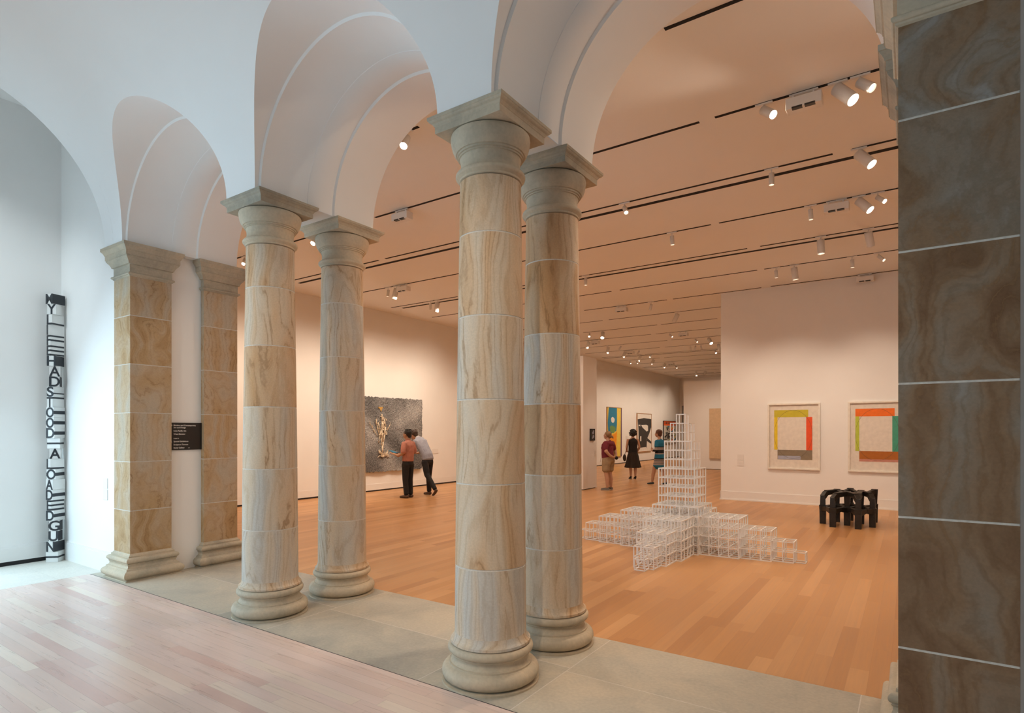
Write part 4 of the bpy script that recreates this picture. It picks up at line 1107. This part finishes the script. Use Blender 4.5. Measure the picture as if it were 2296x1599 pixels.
mb = MB(); ell(mb, hc + Rh@V(-.028,0,.035), .100,.090,.098, Rh); ell(mb, hc + Rh@V(-.07,0,-.03), .05,.066,.06, Rh)
for k in range(10): a = k*.63; loft(mb, [(hc + V(-.03+.05*math.cos(a),.05*math.sin(a),.095), .02,.02), (hc + V(-.04+.065*math.cos(a),.06*math.sin(a),.125), .010,.010)], 8)
remesh(mb, 'hair', M['hair_black'], root, .009, smooth=1)
mb = MB(); loft(mb, [(V(0,0,.90), .122,.165), (V(-.005,0,1.0), .118,.160), (V(-.012,0,1.14), .122,.165), (V(-.012,0,1.27), .115,.180), (V(-.012,0,1.345), .085,.155), (V(-.005,0,1.385), .062,.07)])
for q in (-1, 1): loft(mb, [(V(-.01,.15*q,1.32), .068,.068), (V(-.02,.195*q,1.20), .066,.066), (V(-.028,.218*q,1.10), .062,.062)])
sh = remesh(mb, 'shirt', M['salmon_shirt'], root, .011); 
mb = MB(); mb.lathe([(.060,1.375),(.066,1.38),(.062,1.415),(.056,1.415)], 20); mb.build('collar', M['salmon_shirt'], sh)
mb = MB()
loft(mb, [(V(0,0,.80), .118,.165), (V(0,0,.925), .112,.150)])
for q in (-1, 1): loft(mb, [(V(0,.085*q,.82), .102,.088), (V(.01,.088*q,.45), .072,.068), (V(-.015,.085*q,.10), .058,.058)])
tr = remesh(mb, 'trousers', M['black_cloth'], root, .011)
mb = MB(); mb.lathe([(.001,.905),(.10,.905),(.10,.93),(.001,.93)], 24); o = mb.build('belt', M['brown_leather'], root); o.scale = (1.16, 1.55, 1)
for q in (-1, 1):
    mb = MB(); loft(mb, [(V(-.06,.085*q,.045), .04,.042), (V(.04,.087*q,.042), .036,.046), (V(.15,.095*q,.028), .026,.042)], side=(0,1,0)); remesh(mb, 'shoe', M['brown_leather'], root, .009)
bk = empty('booklet', root.matrix_basis @ V(.41, .08, 1.10), math.radians(186))
tag(bk, 'blue booklet held by the person in the salmon shirt', 'booklet')
mb = MB(); 
mb.box(-.11, .11, -.10, .03, 0, .012); o = mb.build('cover', M['cyan_book'], bk, bevel=.002); o.rotation_euler = (0, math.radians(-14), 0)
mb = MB(); mb.box(-.105, .105, -.098, .026, .0125, .0135); o = mb.build('page', M['cyan_book'], bk); o.rotation_euler = (0, math.radians(-14), 0)

# --- man leaning forward, pale blue-grey shirt, one foot pushed back
root = empty('person', (-10.10, 10.98, 0), math.radians(178))
tag(root, 'person in blue-grey shirt leaning forward with one foot kicked back', 'person', 'visitors in the gallery')
mb = MB(); hc = V(.40, .03, 1.515)
loft(mb, [(V(-.06,0,.88), .08,.12), (V(-.05,0,.96), .09,.13), (V(.06,0,1.14), .10,.155), (V(.19,0,1.32), .10,.175), (V(.25,0,1.40), .075,.14), (V(.30,0,1.43), .05,.055), (V(.34,0,1.47), .05,.05)])
Rh = head(mb, hc, math.radians(10), math.radians(16), 1.0)
LW = V(.42,.19,1.30)
loft(mb, [(V(.22,.17,1.36), .052,.052), (V(.22,.235,1.12), .042,.042), (V(.36,.2,1.17), .034,.034), (LW, .026,.026)])
loft(mb, [(V(.22,-.17,1.36), .052,.052), (V(.26,-.22,1.14), .042,.042), (V(.38,-.17,1.06), .034,.034), (V(.43,-.10,1.04), .026,.026)])
hand(mb, LW, (.1, -.5, 1), (-.2, -1, 0), 1, .7, True); hand(mb, V(.43,-.10,1.04), (.6, .6, .2), (0, .2, 1), 1, .6)
loft(mb, [(V(-.05,-.07,.80), .06,.06), (V(-.02,-.09,.46), .045,.045), (V(-.04,-.09,.08), .037,.037)])
loft(mb, [(V(-.06,.07,.80), .06,.06), (V(-.14,.10,.53), .045,.045), (V(-.42,.11,.20), .034,.034)])
remesh(mb, 'body', M['skin'], root, VOX); face_bits(root, hc, Rh, 1.0, M['hair_brown'])
mb = MB(); ell(mb, hc + Rh@V(-.026,0,.036), .103,.092,.092, Rh); ell(mb, hc + Rh@V(-.07,0,-.02), .045,.070,.06, Rh); ell(mb, hc + Rh@V(.05,.01,.08), .05,.07,.035, Rh)
for k in range(16): a = k*.8; ell(mb, hc + Rh@V(-.03+.06*math.cos(a), .065*math.sin(a), .085 + .02*math.cos(3*k)), .03, .03, .03, n=8)
remesh(mb, 'hair', M['hair_brown'], root, .009, smooth=1)
mb = MB(); loft(mb, [(V(-.075,0,.90), .128,.170), (V(-.05,0,1.0), .128,.165), (V(.05,0,1.15), .125,.172), (V(.17,0,1.32), .120,.192), (V(.235,0,1.405), .085,.15), (V(.28,0,1.43), .062,.07)])
for q in (-1, 1): loft(mb, [(V(.20,.15*q,1.36), .070,.070), (V(.215,.20*q,1.24), .060,.060), (V(.22+.03*(q<0),.235*q,1.12), .054,.054), (V(.30,.215*q,1.14), .048,.048)])
sh = remesh(mb, 'shirt', M['blue_grey_shirt'], root, .011)
mb = MB(); mb.lathe([(.058,-.02),(.064,-.015),(.060,.022),(.054,.022)], 20); o = mb.build('collar', M['collar_white'], root); o.location = (.292, 0, 1.44); o.rotation_euler = (0, math.radians(38), 0)
mb = MB(); loft(mb, [(V(-.065,0,.82), .125,.170), (V(-.06,0,.93), .118,.155)])
loft(mb, [(V(-.05,-.09,.84), .10,.09), (V(-.02,-.09,.46), .072,.07), (V(-.035,-.09,.10), .058,.058)])
loft(mb, [(V(-.065,.09,.84), .10,.09), (V(-.14,.10,.53), .072,.07), (V(-.43,.11,.185), .054,.054)])
remesh(mb, 'trousers', M['black_cloth'], root, .011)
mb = MB(); loft(mb, [(V(-.08,-.09,.045), .04,.042), (V(.02,-.09,.042), .036,.046), (V(.13,-.095,.028), .026,.042)]); remesh(mb, 'shoe', M['brown_leather'], root, .009)
mb = MB(); loft(mb, [(V(-.475,.11,.16), .038,.04), (V(-.42,.11,.085), .036,.044), (V(-.36,.11,.032), .026,.040)]); remesh(mb, 'shoe', M['brown_leather'], root, .009)

# --- woman in maroon top and khaki shorts, hands behind her back
root = empty('person', (-6.82, 14.70, 0), math.radians(176))
tag(root, 'person in maroon top and khaki shorts, hands clasped behind the back', 'person', 'visitors in the gallery')
mb = MB(); hc = V(.04, 0, 1.495)
loft(mb, [(V(0,0,.80), .14,.18), (V(.01,0,.95), .14,.175), (V(.02,0,1.10), .135,.165), (V(.02,0,1.23), .14,.175), (V(-.005,0,1.31), .08,.14), (V(0,0,1.36), .055,.06), (V(.02,0,1.41), .050,.052)])
Rh = head(mb, hc, 0, math.radians(-8), .98)
for q in (-1, 1):
    loft(mb, [(V(-.01,.18*q,1.28), .058,.058), (V(-.07,.255*q,1.06), .048,.048), (V(-.14,.17*q,.95), .038,.038), (V(-.20,.055*q,.90), .027,.027)])
    hand(mb, V(-.20,.06*q,.905), (-.15, -q, -.25), (.3, 0, 1), .95, .7, q > 0)
    loft(mb, [(V(0,.095*q,.82), .10,.10), (V(.02,.10*q,.60), .078,.078), (V(.01,.10*q,.44), .058,.058), (V(-.02,.10*q,.30), .060,.056), (V(-.02,.10*q,.08), .037,.037)])
remesh(mb, 'body', M['skin'], root, VOX); face_bits(root, hc, Rh, .98, M['hair_blond'])
mb = MB(); ell(mb, hc + Rh@V(-.03,0,.032), .096,.084,.092, Rh); ell(mb, hc + Rh@V(-.10,0,-.02), .04,.05,.05, Rh)
loft(mb, [(hc + V(-.12,0,-.02), .026,.03), (hc + V(-.165,0,-.045), .032,.034), (hc + V(-.19,0,-.08), .012,.014)], 12); remesh(mb, 'hair', M['hair_blond'], root, .009, smooth=1)
mb = MB(); loft(mb, [(V(.01,0,.90), .165,.20), (V(.025,0,1.0), .160,.195), (V(.03,0,1.10), .155,.185), (V(.03,0,1.22), .155,.190), (V(-.01,0,1.31), .095,.155), (V(-.005,0,1.345), .065,.075)])
ell(mb, V(.10,.07,1.15), .08,.08,.075); ell(mb, V(.10,-.07,1.15), .08,.08,.075)
for q in (-1, 1): loft(mb, [(V(-.01,.155*q,1.285), .086,.086), (V(-.03,.21*q,1.18), .078,.078), (V(-.045,.235*q,1.11), .070,.070)])
ell(mb, V(-.015,0,1.265), .125,.215,.088)
remesh(mb, 'top', M['maroon_knit'], root, .011)
mb = MB(); loft(mb, [(V(0,0,.80), .165,.20), (V(.0,0,.90), .155,.19)])
for q in (-1, 1): loft(mb, [(V(0,.10*q,.80), .135,.105), (V(.015,.105*q,.62), .115,.10), (V(.015,.105*q,.535), .11,.098)])
remesh(mb, 'shorts', M['khaki'], root, .011)
mb = MB(); mb.beam((.165, .10, .89), (.19, .11, .76), .02, .012); mb.build('tag', M['collar_white'], root)
for q in (-1, 1):
    mb = MB(); loft(mb, [(V(-.06,.10*q,.045), .036,.040), (V(.04,.102*q,.042), .034,.044), (V(.15,.108*q,.028), .024,.040)]); s_o = remesh(mb, 'shoe', M['grey_shoe'], root, .009)
    mb = MB(); loft(mb, [(V(-.07,.10*q,.012), .012,.040), (V(.15,.107*q,.012), .012,.044)], side=(0,1,0)); mb.smooth = True; mb.build('sole', M['collar_white'], s_o)
gl = MB(); ell(gl, V(-.245, 0, .885), .045, .06, .05); 
o = remesh(gl, 'wool_bundle', M['black_cloth'], None, .009); o.location = root.location; o.rotation_euler = root.rotation_euler
tag(o, 'small dark bundle held behind the back of the person in maroon', 'bundle')

# --- woman in sleeveless black top and dark skirt, seen from behind
root = empty('person', (-7.67, 18.45, 0), math.radians(128))
tag(root, 'person in sleeveless black top and dark skirt facing the paintings', 'person', 'visitors in the gallery')
mb = MB(); hc = V(.03, 0, 1.53)
loft(mb, [(V(0,0,.85), .10,.16), (V(0,0,.98), .09,.14), (V(0,0,1.12), .09,.135), (V(0,0,1.26), .09,.155), (V(-.01,0,1.34), .065,.13), (V(0,0,1.39), .045,.05), (V(.015,0,1.45), .043,.045)])
Rh = head(mb, hc, 0, 0, .96)
for q in (-1, 1):
    loft(mb, [(V(-.01,.165*q,1.32), .046,.046), (V(-.02,.215*q,1.08), .038,.038), (V(.10,.18*q,.92), .030,.030), (V(.18,.12*q,.92), .024,.024)])
    hand(mb, V(.18,.12*q,.92), (.5, -q, 0), (0, 0, 1), .9, .6, q > 0)
    loft(mb, [(V(0,.075*q,.84), .08,.08), (V(.01,.08*q,.46), .052,.052), (V(-.01,.08*q,.32), .052,.050), (V(-.02,.08*q,.10), .032,.032)])
remesh(mb, 'body', M['skin'], root, VOX); face_bits(root, hc, Rh, .96, M['hair_black'])
mb = MB(); rn = random.Random(2)
ell(mb, hc + V(-.035,0,.01), .11,.115,.12)
for k in range(70):
    a, b_ = rn.uniform(0, 2*PI), rn.uniform(-.6, 1.4); p = hc + V(-.035 + .105*math.cos(b_)*math.cos(a), .12*math.cos(b_)*math.sin(a), .01 + .125*math.sin(b_))
    if p.x < hc.x + .035: ell(mb, p, .024, .024, .024, n=8)
remesh(mb, 'hair', M['hair_black'], root, .009, smooth=1)
mb = MB(); loft(mb, [(V(0,0,.88), .115,.165), (V(0,0,.98), .108,.150), (V(0,0,1.12), .110,.148), (V(-.005,0,1.26), .108,.162), (V(-.01,0,1.335), .075,.125), (V(-.005,0,1.365), .055,.075)])
remesh(mb, 'top', M['black_cloth'], root, .011)
mb = MB(); nn = 48; rings = []
for z, r, fl in ((.93, .125, 0), (.80, .165, .004), (.62, .190, .014), (.48, .215, .028), (.40, .232, .036), (.385, .20, .03), (.55, .13, .0)):
    rings.append([mb.vert(((r*.85 + fl*math.sin(7*2*PI*k/nn))*math.cos(2*PI*k/nn), (r*1.12 + fl*math.sin(7*2*PI*k/nn))*math.sin(2*PI*k/nn), z)) for k in range(nn)])
for j in range(len(rings)-1):
    for k in range(nn): mb.face((rings[j][k], rings[j][(k+1)%nn], rings[j+1][(k+1)%nn], rings[j+1][k]))
mb.build('skirt', M['dark_brown_cloth'], root, autosmooth=50)
for q in (-1, 1):
    mb = MB(); loft(mb, [(V(-.05,.08*q,.085), .032,.034), (V(.04,.08*q,.05), .026,.036), (V(.13,.085*q,.022), .018,.036)]); s_o = remesh(mb, 'shoe', M['black_cloth'], root, .008)
    mb = MB(); mb.beam((-.055, .08*q, .07), (-.06, .08*q, 0), .035, taper=.5); mb.build('heel', M['black_cloth'], s_o)
hb = empty('handbag', root.matrix_basis @ V(-.03, .29, .72), math.radians(128)); tag(hb, 'dark shoulder bag at the left hip of the person in black', 'bag')
mb = MB(); ell(mb, V(0,0,0), .10,.055,.12); remesh(mb, 'bag_body', M['dark_brown_cloth'], hb, .012)
mb = MB(); 
for a, c in (((0,-.0,.10), (-.03,-.10,.40)), ((-.03,-.10,.40), (-.02,-.16,.63))): mb.cyl(a, c, .008, n=8)
mb.build('strap', M['dark_brown_cloth'], hb)

# --- woman in striped blue dress, stepping to the left
root = empty('person', (-6.22, 17.0, 0), math.radians(170))
tag(root, 'person in blue, black and grey striped dress walking behind the lattice tower', 'person', 'visitors in the gallery')
mb = MB(); hc = V(.05, 0, 1.535)
loft(mb, [(V(0,0,.86), .11,.16), (V(0,0,.98), .095,.145), (V(0,0,1.12), .10,.145), (V(.01,0,1.25), .10,.16), (V(0,0,1.33), .07,.135), (V(.005,0,1.39), .047,.05), (V(.02,0,1.45), .045,.047)])
Rh = head(mb, hc, math.radians(12), 0, .96)
for q in (-1, 1):
    loft(mb, [(V(0,.165*q,1.31), .048,.048), (V(-.02,.215*q,1.07), .040,.040), (V(.14,.17*q,1.02), .032,.032), (V(.22,.08*q,1.05), .025,.025)])
    hand(mb, V(.22,.08*q,1.05), (.5, -q, .1), (0, 0, 1), .9, .6, q > 0)
loft(mb, [(V(.02,.08,.86), .085,.085), (V(.13,.085,.47), .056,.056), (V(.17,.085,.30), .054,.05), (V(.20,.085,.09), .034,.034)])
loft(mb, [(V(-.02,-.08,.86), .085,.085), (V(-.02,-.085,.47), .056,.056), (V(-.09,-.085,.30), .054,.05), (V(-.16,-.085,.10), .034,.034)])
remesh(mb, 'body', M['skin'], root, VOX); face_bits(root, hc, Rh, .96, M['hair_red'])
mb = MB(); ell(mb, hc + Rh@V(-.03,0,.035), .102,.094,.098, Rh); ell(mb, hc + Rh@V(-.06,0,-.03), .06,.078,.07, Rh); remesh(mb, 'hair', M['hair_red'], root, .009, smooth=1)
mb = MB(); loft(mb, [(V(0.015,0,.565), .175,.205), (V(.0,0,.72), .155,.195), (V(0,0,.90), .130,.175), (V(0,0,1.02), .118,.16), (V(0,0,1.14), .122,.165), (V(.005,0,1.25), .122,.175), (V(0,0,1.33), .085,.15), (V(.002,0,1.365), .06,.075)])
for q in (-1, 1): loft(mb, [(V(0,.15*q,1.305), .066,.066), (V(-.01,.20*q,1.18), .060,.060), (V(-.02,.218*q,1.06), .055,.055), (V(.08,.195*q,1.035), .048,.048)])
remesh(mb, 'dress', M['stripe'], root, .011)
for x, q in ((.16, 1), (-.20, -1)):
    mb = MB(); loft(mb, [(V(x,.085*q,.05), .034,.036), (V(x+.09,.087*q,.040), .030,.040), (V(x+.19,.09*q,.024), .020,.036)]); remesh(mb, 'shoe', M['navy_shoe'], root, .009)
